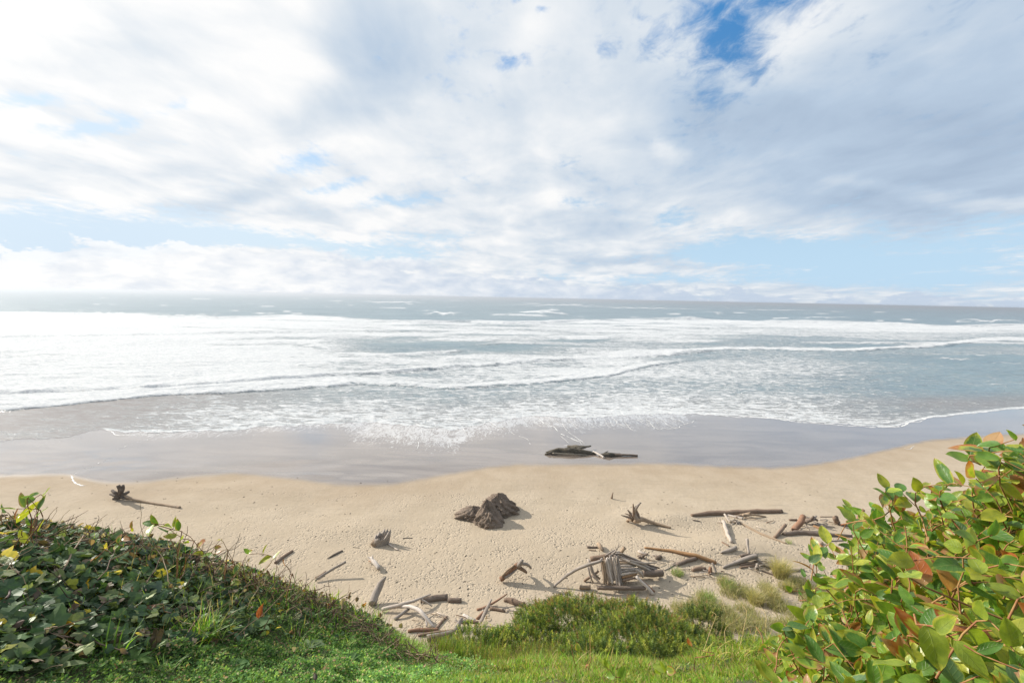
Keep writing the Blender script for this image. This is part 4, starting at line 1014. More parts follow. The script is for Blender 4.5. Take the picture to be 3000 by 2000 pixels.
# ------------------------------------------------------------------ shore pines and scrub on the slope
def pine(px, pytop, depth, wpx, label, hfac=0.5, tipbrown=.35, dens=1.0, tone=1.0):
    scale = depth/FPX; wr = wpx*scale/2
    top = at_depth(px, pytop+150/depth, depth)
    gz = float(ground_z(top[0], top[1]+wr*.3)); h = max(top[2]-gz, 0.6)
    c = np.array([top[0], top[1]+wr*.15, top[2]-min(h, 1.6)]); hh = min(h, 1.6)
    rootn = empty('shore_pine', (c[0], c[1], gz))
    N = int(min(330*dens*wr*wr*3.2, 4200))
    lob = []
    for _ in range(9): lob.append((rng.uniform(-.75, .75)*wr, rng.uniform(-.55, .55)*wr, rng.uniform(.45, .95)*hh, rng.uniform(.28, .5)*wr))
    a = rng.uniform(0, 6.28, N); r = wr*np.sqrt(rng.random(N)); x = r*np.cos(a); y = r*np.sin(a)*.8
    z = hh*(1-(r/wr)**2.4)*.80
    for (lx, ly, lh, lr) in lob:
        d2 = ((x-lx)**2+(y-ly)**2)/lr**2; z = np.where(d2 < 1, np.maximum(z, lh+0.0*x-(1-np.sqrt(np.maximum(1-d2, 0)))*lr*.9), z)
    z = z*(0.8+.35*fbm(x*2.2+px, y*2.2, 171, 3))+.50*(fbm(x*3.2+px, y*3.2, 173, 2)-.5)
    z = np.where(rng.random(N) < .34, z*rng.uniform(.25, .9, N), z)
    pos = np.stack([x, y, z-.12-.55*y], 1)+c-np.array([c[0], c[1], gz])
    ax = norm(np.stack([x/wr*.55, y/wr*.55, np.ones(N)], 1)+.22*rng.normal(size=(N, 3)))
    L = rng.uniform(.15, .30, N)
    nn = 44
    bt = Batch()
    t = rng.random((N, nn)); ph = rng.uniform(0, 6.28, (N, nn))
    e1 = norm(np.cross(ax, [0.3, .9, .1])); e2 = np.cross(ax, e1)
    rad = e1[:, None]*np.cos(ph)[..., None]+e2[:, None]*np.sin(ph)[..., None]
    b0 = pos[:, None]+ax[:, None]*(L[:, None]*t*1.0)[..., None]
    nl = rng.uniform(.045, .07, (N, nn))*(1.1-.35*t)
    dirn = norm(rad+ax[:, None]*rng.uniform(.5, 1.1, (N, nn, 1)))
    tip = b0+dirn*nl[..., None]
    wv = norm(np.cross(dirn, rnd_dirs(N*nn).reshape(N, nn, 3)))*.0042
    V = np.stack([b0-wv, b0+wv, tip], 2).reshape(N*nn, 3, 3)
    zc = sstep(.15, 1, z/hh)
    base = pick([(0.14, 0.20, 0.035), (0.24, 0.29, 0.045), (0.06, 0.11, 0.03), (0.37, 0.38, 0.07)], [.34, .26, .30, .1], N)*rng.uniform(.6, 1.35, (N, 1))*tone
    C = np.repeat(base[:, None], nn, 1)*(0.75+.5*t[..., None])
    br = (rng.random(N) < .45*tipbrown*zc)
    C = np.where(br[:, None, None] & (t > .72)[..., None], np.array([0.34, 0.22, 0.09]), C)
    bt.add(V, np.array([(0, 1, 2)]), C.reshape(-1, 3))
    bc = bt
    bs = Batch(); idx = rng.choice(N, min(N, 120), replace=False)
    for i in idx:
        q = pos[i]-ax[i]*.12; k = np.linspace(0, 1, 5)[:, None]; o0 = np.array([rng.normal(0, .15), rng.normal(0, .15), 0.0])
        bs.tube(o0*(1-k)+q*k+np.array([0, 0, -.25])*np.sin(np.pi*k)*.5+rng.normal(size=(5, 3))*.015, np.linspace(.014, .003, 5), (0.12, .08, .05), 4)
    bs.build('branch', M_BARK, rootn)
    # reddish candles
    k = np.where(br)[0]
    if len(k):
        p0 = pos[k]+ax[k]*L[k][:, None]; 
        w = norm(np.cross(ax[k], [0.2, 1, 0]))*.006
        V = np.stack([p0-w, p0+w, p0+ax[k]*.07], 1)
        w2 = norm(np.cross(ax[k], w))*.006; V2 = np.stack([p0-w2, p0+w2, p0+ax[k]*.07], 1)
        bc.add(V, np.array([(0, 1, 2)]), vcol((0.36, 0.24, 0.13), len(k), .15, .08)); bc.add(V2, np.array([(0, 1, 2)]), vcol((0.42, 0.24, 0.12), len(k), .15, .08))
    bt.build('foliage', M_PINE, rootn, smooth=False)
    return tag(rootn, label, 'shrub', 'shore pines below the bluff edge')
pine(1790, 1740, 11.5, 560, 'farthest low shore pine with rusty tipped shoots, just below the stick shelter', tipbrown=.8)
pine(1560, 1800, 10.5, 420, 'yellow green shore pine on the left back side of the thicket', tipbrown=.3, tone=1.15)
pine(1330, 1880, 8.4, 200, 'little shore pine at the extreme left of the thicket above the bleached boards', tipbrown=.1, tone=1.1)
pine(1390, 1840, 9.2, 260, 'small bright shore pine at the left edge of the thicket', tipbrown=.15, tone=1.15)
pine(1950, 1790, 9.0, 420, 'dark dense shore pine in the middle right of the thicket', tipbrown=.45)
pine(1500, 1850, 7.8, 330, 'low shore pine in front on the left behind the lawn edge', tipbrown=.1)
pine(1780, 1825, 7.2, 330, 'nearest shore pine in front with tall upright shoots', tipbrown=.2, tone=1.05)
pine(2070, 1757, 10.5, 190, 'small dark shore pine standing apart in dry grass on the right', tipbrown=.3, tone=.8)
pine(2110, 1850, 8.0, 230, 'low shore pine beside dry stalks at the right end of the thicket', tipbrown=.25)
pine(1960, 1870, 6.8, 260, 'low dark shore pine right in front behind the lawn edge', tipbrown=.1, tone=.9)

def slope_bush(px, py, depth, n, ln, spread, cols, pr, name, label, cat, lean=(.1, .6), group=None, wid=.004, sink=0.0):
    p = at_depth(px, py, depth)
    gz = float(ground_z(p[0], p[1])); gz = max(gz, float(sand_z(p[0], p[1])))
    return tuft(0, 0, n, ln, wid, cols, pr, name, label, cat, spread, lean, group, on=np.array([p[0], p[1], gz-sink]))
BR = [(0.10, 0.17, 0.03), (0.17, 0.24, 0.03), (0.20, 0.15, 0.07)]
for i, (px, py, dd, lb) in enumerate(((1330, 1860, 8.0, 'feathery olive broom bush at the left end of the pine thicket'), (1410, 1845, 8.4, 'feathery green broom bush between the left pines'), (1270, 1900, 6.5, 'low feathery broom bush nearest the bleached boards'),
                                     (1640, 1830, 8.6, 'brownish broom bush in the gap between the pines'), (1600, 1880, 7.0, 'brown stemmed broom bush low in the gap between the pines'), (1480, 1900, 6.2, 'dry broom bush against the lawn edge below the left pines'))):
    p = at_depth(px, py, dd); g = float(ground_z(p[0], p[1])); hh = max(p[2]-g, .5)
    slope_bush(px, py, dd, 1500, min(hh*.95, 1.3), .5, BR, [.45, .3, .25] if i < 3 else [.25, .2, .55], 'broom_bush', lb, 'shrub', (.05, .45), 'broom bushes among the pines')
# dry grass and weeds on the lower slope to the right
DG = [(0.42, 0.36, 0.17), (0.30, 0.31, 0.12), (0.20, 0.24, 0.09), (0.52, 0.46, 0.27)]
cnt = 0
def lowdune():
    spots = []
    tries = 0
    while len(spots) < 46 and tries < 4000:
        tries += 1
        px = rng.uniform(1990, 2420); py = rng.uniform(1700, 1870)
        if py < pinterp(px, [(1990, 1780), (2080, 1715), (2200, 1690), (2420, 1640)]): continue
        d = None
        # hit with slope or sand, whichever first
        p, ok = bluff_at(px, py, 3, 30)
        q = P(px, py)
        pt = p[0] if (ok[0] and (p[0][2] > q[2]+.02)) else q
        if all(np.hypot(pt[0]-s[0], pt[1]-s[1]) > .35 for s in spots): spots.append(pt)
    bt = Batch()
    for s in spots:
        n = 260; a = rng.uniform(0, 6.28, n); r = .55*np.sqrt(rng.random(n))
        bx = s[0]+r*np.cos(a); by = s[1]+r*np.sin(a); bz = np.maximum(ground_z(bx, by), sand_z(bx, by))
        c = pick(DG, [.35, .3, .2, .15], n)*rng.uniform(.7, 1.15, (n, 1))
        add_blades(bt, np.stack([bx, by, bz], 1), rng.uniform(.25, .75, n), rng.uniform(.006, .011, n), rng.uniform(.2, 1.1, n), c*.75, c*1.15, nseg=4)
    tag(bt.build('dune_grass', M_GRASS, smooth=False), 'matted straw coloured dune grass covering the toe of the slope', 'dune grass', kind='stuff')
lowdune()
for (px, py, n, ln, sp, lb) in ((2285, 1665, 900, 1.5, .45, 'large pale straw tussock alone on the sand right of the drift logs'), (2215, 1745, 500, 1.1, .4, 'bushy straw tussock at the upper edge of the dune grass'), (2262, 1748, 420, 1.0, .35, 'straw tussock beside the salal at the edge of the dune grass'),
                                (2135, 1715, 300, .7, .4, 'greenish low tussock below the grey forked log'), (1985, 1672, 260, .45, .4, 'isolated bright green weed clump beside the rusty pole'), (2075, 1760, 350, .9, .4, 'sage green tussock left of the straw ones'), (2310, 1720, 260, .7, .3, 'small straw tussock tucked under the salal leaves'), (2310, 1582, 60, .4, .25, 'sparse green shoots below the long dark log')):
    q = P(px, py+ (22 if ln > 1 else 8))
    cols = DG if 'green' not in lb else [(0.16, 0.28, 0.06), (0.24, 0.32, 0.09), (0.34, 0.34, .15)]
    tuft(0, 0, n, ln, .009, cols, [1/len(cols)]*len(cols) if len(cols) == 3 else [.45, .2, .05, .3], 'beach_grass_tussock' if 'tussock' in lb else 'weed_clump', lb, 'grass tuft', sp, (.25, 1.0), None, on=q)
# thin bare stalks in front of the right slope
for i, (pts, lb) in enumerate((([(2090, 1880), (2130, 1800), (2110, 1740)], 'tall bent straw stalk left of the salal'), ([(2160, 1890), (2190, 1790), (2150, 1740)], 'straw stalk crossing in front of the dune grass'), ([(2240, 1870), (2245, 1800), (2225, 1770)], 'short straw stalk close to the lowest salal leaves'), ([(2050, 1900), (2080, 1850), (2100, 1800), (2085, 1790)], 'curling tan stalk above the lawn edge'), ([(2130, 1900), (2122, 1840), (2190, 1790)], 'slanting straw stalk at the lawn edge'))):
    Q = np.array([at_depth(a, b_, 2.45+.1*j) for j, (a, b_) in enumerate(pts)]); Q[0] = bluff_at(pts[0][0], pts[0][1]+40)[0][0]
    k = np.linspace(0, len(Q)-1, 12); Q = np.stack([np.interp(k, np.arange(len(Q)), Q[:, a]) for a in range(3)], 1)
    c0 = Q[0].copy(); bt = Batch(); bt.tube(Q-c0, np.linspace(.002, .0009, 12), (0.50, 0.40, 0.20), 4)
    o = bt.build('dry_stalk', M_DRYLEAF); o.location = [float(v) for v in c0]; tag(o, lb, 'stalk')

# ------------------------------------------------------------------ driftwood
def wood_mat():
    m, nt = new_mat('driftwood'); b = NB(nt)
    col = b.attr('col', 'Color'); uv = b.n('ShaderNodeUVMap').outputs[0]
    g1 = b.noise(b.mapping(uv, sc=(0.9, 9, 1)), 2.0, 6, .65, .3).outputs[0]
    g2 = b.noise(b.mapping(uv, sc=(3.0, 40, 1)), 1.0, 4, .6).outputs[0]
    gp = b.noise(b.n('ShaderNodeNewGeometry').outputs['Position'], 1.6, 4, .6).outputs[0]
    f = b.math('ADD', b.ramp(g1, .25, .75, .62, 1.32, smooth=False), b.ramp(g2, .2, .8, -.28, .28, smooth=False))
    c = b.mix(1.0, col, b.n('ShaderNodeCombineXYZ', inp={0: f, 1: f, 2: f}).outputs[0], blend='MULTIPLY')
    c = b.mix(b.ramp(g1, .62, .72, 0, .6), c, (0.06, 0.045, 0.035))
    c = b.mix(b.ramp(gp, .55, .8, 0, .4), c, (0.42, 0.36, 0.30))
    hh = b.math('ADD', b.math('MULTIPLY', g1, .8), b.math('MULTIPLY', g2, .4))
    bp = b.n('ShaderNodeBump', inp={'Height': hh, 'Distance': 0.05, 'Strength': .9})
    pr = b.n('ShaderNodeBsdfPrincipled', inp={'Base Color': c, 'Roughness': .85, 'Normal': bp.outputs[0], 'Specular IOR Level': .2})
    b.link(pr.outputs[0], b.n('ShaderNodeOutputMaterial').inputs[0]); return m
M_WOOD = wood_mat()
WC = dict(grey=(0.33, 0.285, 0.25), pale=(0.49, 0.42, 0.36), white=(0.58, 0.52, 0.47), brown=(0.235, 0.165, 0.12), red=(0.27, 0.155, 0.10), orange=(0.33, 0.195, 0.10), dark=(0.11, 0.085, 0.07), tan=(0.34, 0.255, 0.18), umber=(0.195, 0.15, 0.12))
def log_geo(Q, r, split=0.0, rough=.16, seg=14, flat=1.0, seed=None):
    """Q (n,3) centreline, r (n,) radii -> V,F,U"""
    sd = int(rng.integers(1e6)) if seed is None else seed
    L = np.concatenate([[0], np.cumsum(np.linalg.norm(np.diff(Q, axis=0), axis=1))]); n = max(7, min(46, int(L[-1]/.12)))
    k = np.linspace(0, L[-1], n); 
    # smooth resample
    C = np.stack([np.interp(k, L, Q[:, a]) for a in range(3)], 1); rr = np.interp(k, L, r)
    if len(Q) > 2:
        for _ in range(3): C[1:-1] = (C[:-2]+2*C[1:-1]+C[2:])/4
    C[1:-1] += (np.stack([fbm(k[1:-1]*1.1+sd % 97, k[1:-1]*0+a, 7, 3) for a in (1, 2, 3)], 1)-.5)*rr[1:-1, None]*1.1*np.array([1, 1, .4])
    t = norm(np.gradient(C, axis=0)); a = norm(np.cross(t, [0.02, 0.03, 1.0])); c = np.cross(t, a)
    th = np.arange(seg)*2*np.pi/seg
    TH, KK = np.meshgrid(th, k)
    nz = fbm(np.cos(TH)*1.7+5+sd % 53, np.sin(TH)*1.7+KK*.35/max(rr.mean(), .03)*.12, sd % 991, 3)-.5
    ridg = np.abs(np.sin(TH*3.5+sd % 7+.6*np.sin(KK*2)))-.5
    RR = rr[:, None]*(1+rough*2.6*nz+rough*.5*ridg)
    V = C[:, None]+RR[..., None]*(np.cos(TH)[..., None]*a[:, None]+flat*np.sin(TH)[..., None]*c[:, None])
    if split > 0:
        off = (rng.random(seg)**1.5)*split*rr.max()
        V[-1] += t[-1]*off[:, None]; V[0] -= t[0]*((rng.random(seg)**1.5)*split*rr.max()*.8)[:, None]
    U = np.stack([KK, TH/6.283*rr.mean()*6.28*2.0], -1)
    Vf = V.reshape(-1, 3); Uf = U.reshape(-1, 2)
    F = []
    for i in range(n-1):
        for j in range(seg): F.append((i*seg+j, (i+1)*seg+j, (i+1)*seg+(j+1) % seg, i*seg+(j+1) % seg))
    Vf = np.vstack([Vf, C[0]+t[0]*.02*0, C[-1]]); Uf = np.vstack([Uf, [0, 0], [k[-1], 0]])
    c0 = n*seg; c1 = c0+1
    F3 = [(c0, j, (j+1) % seg) for j in range(seg)]+[(c1, (n-1)*seg+(j+1) % seg, (n-1)*seg+j) for j in range(seg)]
    return Vf, np.array(F), np.array(F3), Uf
def wood_mesh(name, Q, r, col, loc, parent=None, **kw):
    V, F, F3, U = log_geo(np.asarray(Q, float), np.asarray(r, float), **kw)
    V = V-np.asarray(loc)
    me = bpy.data.meshes.new(name)
    li = np.concatenate([F.ravel(), F3.ravel()]).astype(np.int32); lt = np.concatenate([np.full(len(F), 4), np.full(len(F3), 3)]).astype(np.int32)
    me.vertices.add(len(V)); me.vertices.foreach_set('co', V.astype(np.float32).ravel())
    me.loops.add(len(li)); me.loops.foreach_set('vertex_index', li)
    me.polygons.add(len(lt)); me.polygons.foreach_set('loop_start', np.concatenate([[0], np.cumsum(lt)[:-1]]).astype(np.int32)); me.polygons.foreach_set('loop_total', lt)
    a = me.attributes.new('col', 'FLOAT_COLOR', 'POINT'); cc = np.tile(np.r_[np.asarray(col, float), 1], (len(V), 1)).astype(np.float32); a.data.foreach_set('color', cc.ravel())
    off = rng.uniform(0, 50, 2)
    l = me.uv_layers.new(name='UVMap'); l.data.foreach_set('uv', (U+off)[li].astype(np.float32).ravel())
    me.update(calc_edges=True); me.polygons.foreach_set('use_smooth', np.full(len(lt), True)); me.materials.append(M_WOOD)
    o = bpy.data.objects.new(name, me); COL.objects.link(o)
    if parent is None: o.location = [float(c) for c in loc]
    else: o.parent = parent
    return o
def pts3(pts, rdef):
    Q = []
    for q in pts:
        h = q[2] if len(q) > 2 else None
        Q.append(P(q[0], q[1], rdef*.55 if h is None else h))
    return np.array(Q)
def drift(pts, rpx, col, label, name='driftwood_log', cat='log', branches=(), group='driftwood on the beach', bname='branch', bcol=None, **kw):
    s = px2m(pts[0][0], pts[0][1]); rp = np.atleast_1d(rpx).astype(float)
    r = np.interp(np.linspace(0, 1, len(pts)), np.linspace(0, 1, len(rp)), rp)*s*.86
    Q = pts3(pts, r.mean()); col = np.array(WC[col] if isinstance(col, str) else col)*rng.uniform(.88, 1.12)
    loc = Q[0].copy(); loc[2] = float(sand_z(loc[0], loc[1]))
    if not branches:
        o = wood_mesh(name, Q, r, col, loc, **kw)
        return tag(o, label, cat, group)
    root = empty(name, loc)
    wood_mesh('trunk', Q, r, col, loc, root, **kw)
    for bb in branches:
        bp, br = bb[0], bb[1]
        bq = pts3(bp, .05); brr = np.interp(np.linspace(0, 1, len(bp)), [0, 1], np.array(br, float))*s
        bc = (WC[bb[2]] if isinstance(bb[2], str) else bb[2]) if len(bb) > 2 else (col if bcol is None else WC[bcol])
        wood_mesh(bname, bq, brr, bc, loc, root, seg=8, rough=.2, split=kw.get('split', 0))
    return tag(root, label, cat, group)

# --- left part of the beach
drift([(352, 1447, .45), (378, 1458, .25), (430, 1470), (480, 1478), (527, 1486)], [6, 4.2, 3.6, 3.4, 4], 'tan', 'long thin peeled trunk with a black root crown, alone near the waterline', 'driftwood_tree', 'drift tree',
      [([(350, 1450, .4), (352, 1436, 1.0), (346, 1421, 1.5)], (6, 4.5), 'dark'), ([(354, 1450, .4), (358, 1438, .9), (360, 1421, 1.45)], (5, 3.5), 'dark'),
       ([(352, 1452, .4), (338, 1443, .8), (328, 1436, .8)], (5, 3.4), 'dark'), ([(350, 1456, .3), (335, 1452, .4), (323, 1447, .35)], (4.5, 2.6), 'dark'),
       ([(352, 1456, .2), (340, 1459, .1), (330, 1461, .05)], (5, 2.5), 'dark'), ([(356, 1452, .4), (368, 1445, .6), (376, 1440, .55)], (5, 3.6), 'dark'), ([(356, 1456, .3), (375, 1462, .15), (400, 1463, .02)], (4.5, 1.5), 'dark')], bname='root')
drift([(808, 1648), (832, 1630), (857, 1613)], [5.5, 5, 4.6], 'brown', 'short brown log half hidden behind the bank crest', split=.3)
drift([(959, 1635), (980, 1624), (1003, 1612)], [1.5, 5, 4.2], 'dark', 'dark pointed slab of wood lying alone on open sand', 'driftwood_slab', 'driftwood', flat=.5)
drift([(1034, 1602), (1053, 1604)], [1.2, 1], 'dark', 'tiny dark twig on bare sand between the slab and the hollow stump', 'driftwood_stick', 'stick')
drift([(1180, 1576), (1208, 1575)], [1.4, 1], 'dark', 'thin dark twig on the sand right of the hollow grey stump', 'driftwood_stick', 'stick')
drift([(1139, 1593), (1152, 1602), (1168, 1611)], [3, 2.2, 2.6], 'pale', 'small pale stick just below the hollow grey stump', 'driftwood_stick', 'stick')
drift([(923, 1700, .1), (965, 1673, .35), (1013, 1645, .75)], [3.2, 4.2, 4.2], 'grey', 'straight pale grey pole with its far end raised, casting a parallel shadow')
drift([(925, 1692), (940, 1684), (955, 1672)], [7, 5, 2], 'brown', 'brown triangular scrap of wood behind the raised grey pole', 'driftwood_slab', 'driftwood', flat=.5)
drift([(1110, 1664, .2), (1098, 1650, .3), (1086, 1634, .35)], [6, 7, 5], 'white', 'short white wood piece with splintered end', 'driftwood_chunk', 'driftwood', [([(1090, 1640, .3), (1078, 1630, .45)], (3, 1)), ([(1092, 1644, .3), (1080, 1643, .1)], (3, 1.2), 'red'), ([(1092, 1638, .35), (1092, 1626, .55)], (2.5, 1))], split=.7)
drift([(1092, 1768, .15), (1101, 1738, .5), (1112, 1712, .85), (1131, 1688, 1.25)], [14, 13, 12, 2.5], 'grey', 'thick rounded grey log tapering to a raised point, behind the bank edge')
def stump_hollow():
    c = P(1112, 1592, 0); s = px2m(1112, 1592); root = empty('hollow_stump', c)
    seg, nr = 30, 9; R0 = 21*s; V = []; U = []
    tops = .6+.5*rng.random(seg)
    for k in range(nr):
        t = k/(nr-1)
        for j in range(seg):
            th = j/seg*2*np.pi; out = k < 5
            tt = (k/4 if out else (nr-1-k)/4)
            rr = R0*(1.05-.12*tt+.15*math.sin(th*3+1)+.12*rng.random())*(1 if out else .62)
            hh = tt*R0*1.5*(tops[j]*(0.75+.5*(math.cos(th-.6)*.5+.5)))
            V.append((rr*math.cos(th)+(0.28*hh), rr*math.sin(th)*.8, hh if out or tt > 0 else hh)); U.append((tt*.5, j/seg*2))
    F = []
    for i in range(nr-1):
        for j in range(seg): F.append((i*seg+j, i*seg+(j+1) % seg, (i+1)*seg+(j+1) % seg, (i+1)*seg+j))
    mesh_obj('shell', V, np.array(F), M_WOOD, root, attrs={'col': np.tile(WC['grey'], (len(V), 1))}, uv=U)
    for j in range(7):
        th = rng.uniform(-.9, 1.6); b0 = c+np.array([R0*.8*math.cos(th)+.2, R0*.6*math.sin(th), R0*.7]); 
        wood_mesh('splinter', [b0, b0+np.array([.08, .03, R0*rng.uniform(.35, .8)])], [.07, .02], WC['grey'], c, root, seg=6, rough=.3)
    wood_mesh('cut_face', [c+[-R0*.9, -R0*.5, R0*.45], c+[-R0*.1, -R0*.75, R0*.25]], [R0*.36, R0*.42], WC['tan'], c, root, seg=12, rough=.25)
    tag(root, 'hollow grey stump with ragged rim alone in the middle of the open sand', 'stump')
stump_hollow()
# bleached branches at the foot of the bank
drift([(1118, 1786, .12), (1150, 1776, .25), (1180, 1768, .4), (1220, 1757, .5), (1262, 1740, .35)], [6, 6, 6, 4.5, 2.2], 'pale', 'long bleached antler shaped branch reaching right toward the cut logs', 'driftwood_branch', 'branch',
      [([(1236, 1755, .4), (1241, 1764, .25), (1237, 1772, .1)], (2.6, 1.5)), ([(1236, 1756, .4), (1252, 1765, .3), (1266, 1775, .1)], (3, 2))])
drift([(1172, 1776, .25), (1205, 1775, .45), (1236, 1792, .45), (1250, 1812, .3), (1271, 1836, .08)], [4, 6, 6, 5, 3], 'white', 'arched white branch forked at its lower end beside brown logs', 'driftwood_branch', 'branch', [([(1244, 1802, .4), (1249, 1818, .2), (1250, 1834, .05)], (3.5, 2.2))])
drift([(1155, 1813), (1176, 1798, .2), (1198, 1783, .25)], [5, 5, 4.5], 'grey', 'short grey stick under the arched white branch', 'driftwood_stick', 'stick', [([(1188, 1792, .2), (1200, 1800, .05)], (2, 1))])
drift([(1232, 1757), (1270, 1753), (1311, 1749)], [9, 10.5, 10.5], 'umber', 'thick dark cut log, the left one of an end to end pair')
drift([(1313, 1757), (1333, 1757), (1352, 1758)], [8, 8.5, 8.5], 'umber', 'shorter dark cut log, the right one of an end to end pair')
drift([(1195, 1848), (1240, 1846), (1285, 1843)], [5, 6.5, 5], 'red', 'reddish brown log lying flat near the lawn edge')
drift([(1277, 1841), (1293, 1822), (1308, 1806)], [4.5, 5, 4.5], 'brown', 'brown stick slanting up from the reddish log', 'driftwood_stick', 'stick')
drift([(1225, 1860), (1285, 1851), (1340, 1841)], [5, 6, 4.5], 'brown', 'long brown plank between the reddish log and the split beam', 'driftwood_plank', 'plank', flat=.6)
drift([(1251, 1869, .15), (1288, 1862, .15), (1330, 1851, .1)], [8.5, 8.5, 6], 'umber', 'dark beam with a pale split face nearest the pine thicket', 'driftwood_beam', 'beam', [([(1250, 1861, .42), (1290, 1854, .42), (1325, 1846, .35)], (2, 1.4), 'white')])
drift([(1337, 1845, .1), (1345, 1828, .3), (1352, 1812, .45)], [10, 8, 5], 'grey', 'frayed grey stump behind the pine thicket edge', 'driftwood_stump', 'stump', [([(1345, 1828, .3), (1335, 1812, .5)], (3, 1)), ([(1350, 1822, .3), (1362, 1815, .35)], (4, 2))], split=.8)
drift([(1358, 1801), (1375, 1809), (1392, 1817)], [5, 5.5, 4], 'white', 'short white chunk of wood beside the frayed grey stump', 'driftwood_chunk', 'driftwood')
drift([(1350, 1822), (1380, 1820), (1402, 1822)], [6, 6, 4], 'brown', 'brown log end behind the white chunk of wood')
drift([(1407, 1822, .15), (1424, 1786, .7), (1440, 1754, 1.1)], [6.5, 6.5, 3.5], 'grey', 'grey split plank propped upright beside the thicket', 'driftwood_plank', 'plank', flat=.6)
drift([(1398, 1812), (1412, 1796), (1426, 1784)], [5, 5, 3], 'red', 'short reddish piece leaning under the upright plank', 'driftwood_chunk', 'driftwood')
drift([(1397, 1785), (1430, 1775), (1460, 1757, .3), (1486, 1739, .5)], [4.5, 4, 3.4, 2], 'red', 'thin reddish branch running up and right to a point', 'driftwood_branch', 'branch')
drift([(1478, 1756), (1505, 1762), (1536, 1770)], [6, 12, 8], 'brown', 'thick cracked brown log at the top left corner of the thicket', split=.5)
drift([(1436, 1782), (1458, 1786), (1480, 1790)], [6, 5, 4], 'brown', 'low brown log under the thin reddish branch')
# --- hollow root piece in the middle
drift([(1466, 1697, .2), (1485, 1680, .45), (1505, 1664, .8), (1520, 1652, 1.05)], [9, 9, 8, 8], 'red', 'hollow reddish wood piece with three gnarled grey arms', 'driftwood_root', 'drift root',
      [([(1518, 1655, 1.0), (1528, 1646, 1.3), (1530, 1638, 1.45)], (7, 4.5), 'grey'), ([(1522, 1652, 1.1), (1542, 1652, 1.0), (1551, 1655, .75), (1556, 1664, .45)], (6, 3), 'grey'), ([(1516, 1660, .8), (1532, 1667, .5), (1542, 1676, .2)], (6, 3.5), 'brown'),
       ([(1478, 1692, .35), (1500, 1680, .5), (1515, 1664, .75)], (4, 3), 'grey'), ([(1470, 1688, .45), (1487, 1669, .8), (1507, 1655, 1.05)], (3, 3), 'tan')])
# --- upper right of the beach
drift([(2026, 1508), (2080, 1503), (2160, 1501), (2230, 1498), (2290, 1497)], [4, 8, 9, 8.5, 6.5], 'brown', 'longest brown log lying level along the upper beach', split=.3)
drift([(2150, 1512), (2176, 1507), (2199, 1501, .4)], [3.5, 3.5, 2.5], 'tan', 'tan forked branch leaning on the longest brown log', 'driftwood_branch', 'branch', [([(2176, 1508, .2), (2210, 1507, .2), (2243, 1513)], (3.4, 2))])
drift([(2122, 1505, .4), (2130, 1518, .2), (2141, 1530)], [3, 4.2, 3], 'pale', 'pale short stick at the top of the grey white log', 'driftwood_stick', 'stick')
drift([(2128, 1507), (2150, 1513), (2176, 1519)], [3, 4, 5], 'pale', 'whitish log with a cut end below the longest log')
drift([(2160, 1524), (2152, 1530), (2143, 1536)], [3, 2.5, 1.5], 'pale', 'small many fingered white root beside the grey white log', 'driftwood_root', 'drift root', [([(2160, 1524, .2), (2158, 1535)], (2, 1)), ([(2160, 1524, .2), (2146, 1523, .3)], (2, 1)), ([(2160, 1524, .2), (2150, 1520, .45)], (2, 1)), ([(2160, 1524, .1), (2167, 1536)], (2, 1))])
drift([(2119, 1527, .1), (2129, 1555), (2142, 1587)], [6, 7, 4.5], 'pale', 'thick grey white log pointing down the small dune')
drift([(2168, 1531), (2198, 1546), (2227, 1561), (2265, 1577), (2304, 1591)], [3.4, 3.4, 4.2, 3.4, 2], 'tan', 'very long thin tan pole slanting right and down')
drift([(2269, 1573), (2285, 1555, .2), (2301, 1537, .4)], [5, 6.2, 5.5], 'brown', 'short brown log tilted up left of the long dark log')
drift([(2328, 1553, .1), (2340, 1532, .5), (2353, 1511, .9)], [9, 9.5, 8], 'red', 'fat reddish stump log standing tilted above the dark log')
drift([(2312, 1522), (2334, 1522)], [3.2, 3.5], 'brown', 'short brown stub left of the tilted reddish log', 'driftwood_stick', 'stick')
drift([(2360, 1527, .2), (2376, 1522, .4), (2384, 1512, .8)], [7, 6, 3.5], 'umber', 'dark knotted root with stubby arms right of the tilted log', 'driftwood_root', 'drift root', [([(2372, 1524, .3), (2388, 1518, .5), (2394, 1524, .2)], (5, 3)), ([(2378, 1520, .5), (2391, 1511, .6)], (4, 2.5), 'grey'), ([(2362, 1526, .2), (2353, 1532)], (4, 2))])
drift([(2355, 1517), (2362, 1540), (2372, 1552)], [1.2, 1, .8], 'umber', 'thin bent twig hanging beside the tilted reddish log', 'driftwood_stick', 'stick')
drift([(2298, 1565), (2330, 1560), (2380, 1562), (2430, 1566), (2496, 1569)], [7, 9, 8, 6, 3.5], 'umber', 'long dark log thick at the left and tapering right')
drift([(2384, 1540), (2400, 1547), (2418, 1554)], [3, 5, 3.4], 'orange', 'small orange splintered wood piece above the long dark log', 'driftwood_chunk', 'driftwood', split=.6)
drift([(2402, 1513), (2441, 1513)], [1.6, 1.2], 'brown', 'thin level stick left of the square stump', 'driftwood_stick', 'stick')
drift([(2452, 1530, .1), (2449, 1517, .7)], [9, 8.5], 'brown', 'squat brown block standing on end near the salal', 'driftwood_chunk', 'driftwood', split=.3)
drift([(2454, 1536), (2478, 1539), (2500, 1540)], [3, 4, 3], 'umber', 'flat dark log running right from the squat block')
drift([(2480, 1527), (2502, 1529), (2540, 1534)], [4, 6, 5], 'red', 'cracked reddish log partly behind salal leaves', split=.6)
drift([(2512, 1526, .1), (2519, 1510, .6), (2531, 1492, 1.1)], [8, 8, 5], 'red', 'upright leaning reddish log behind the lone salal leaf')
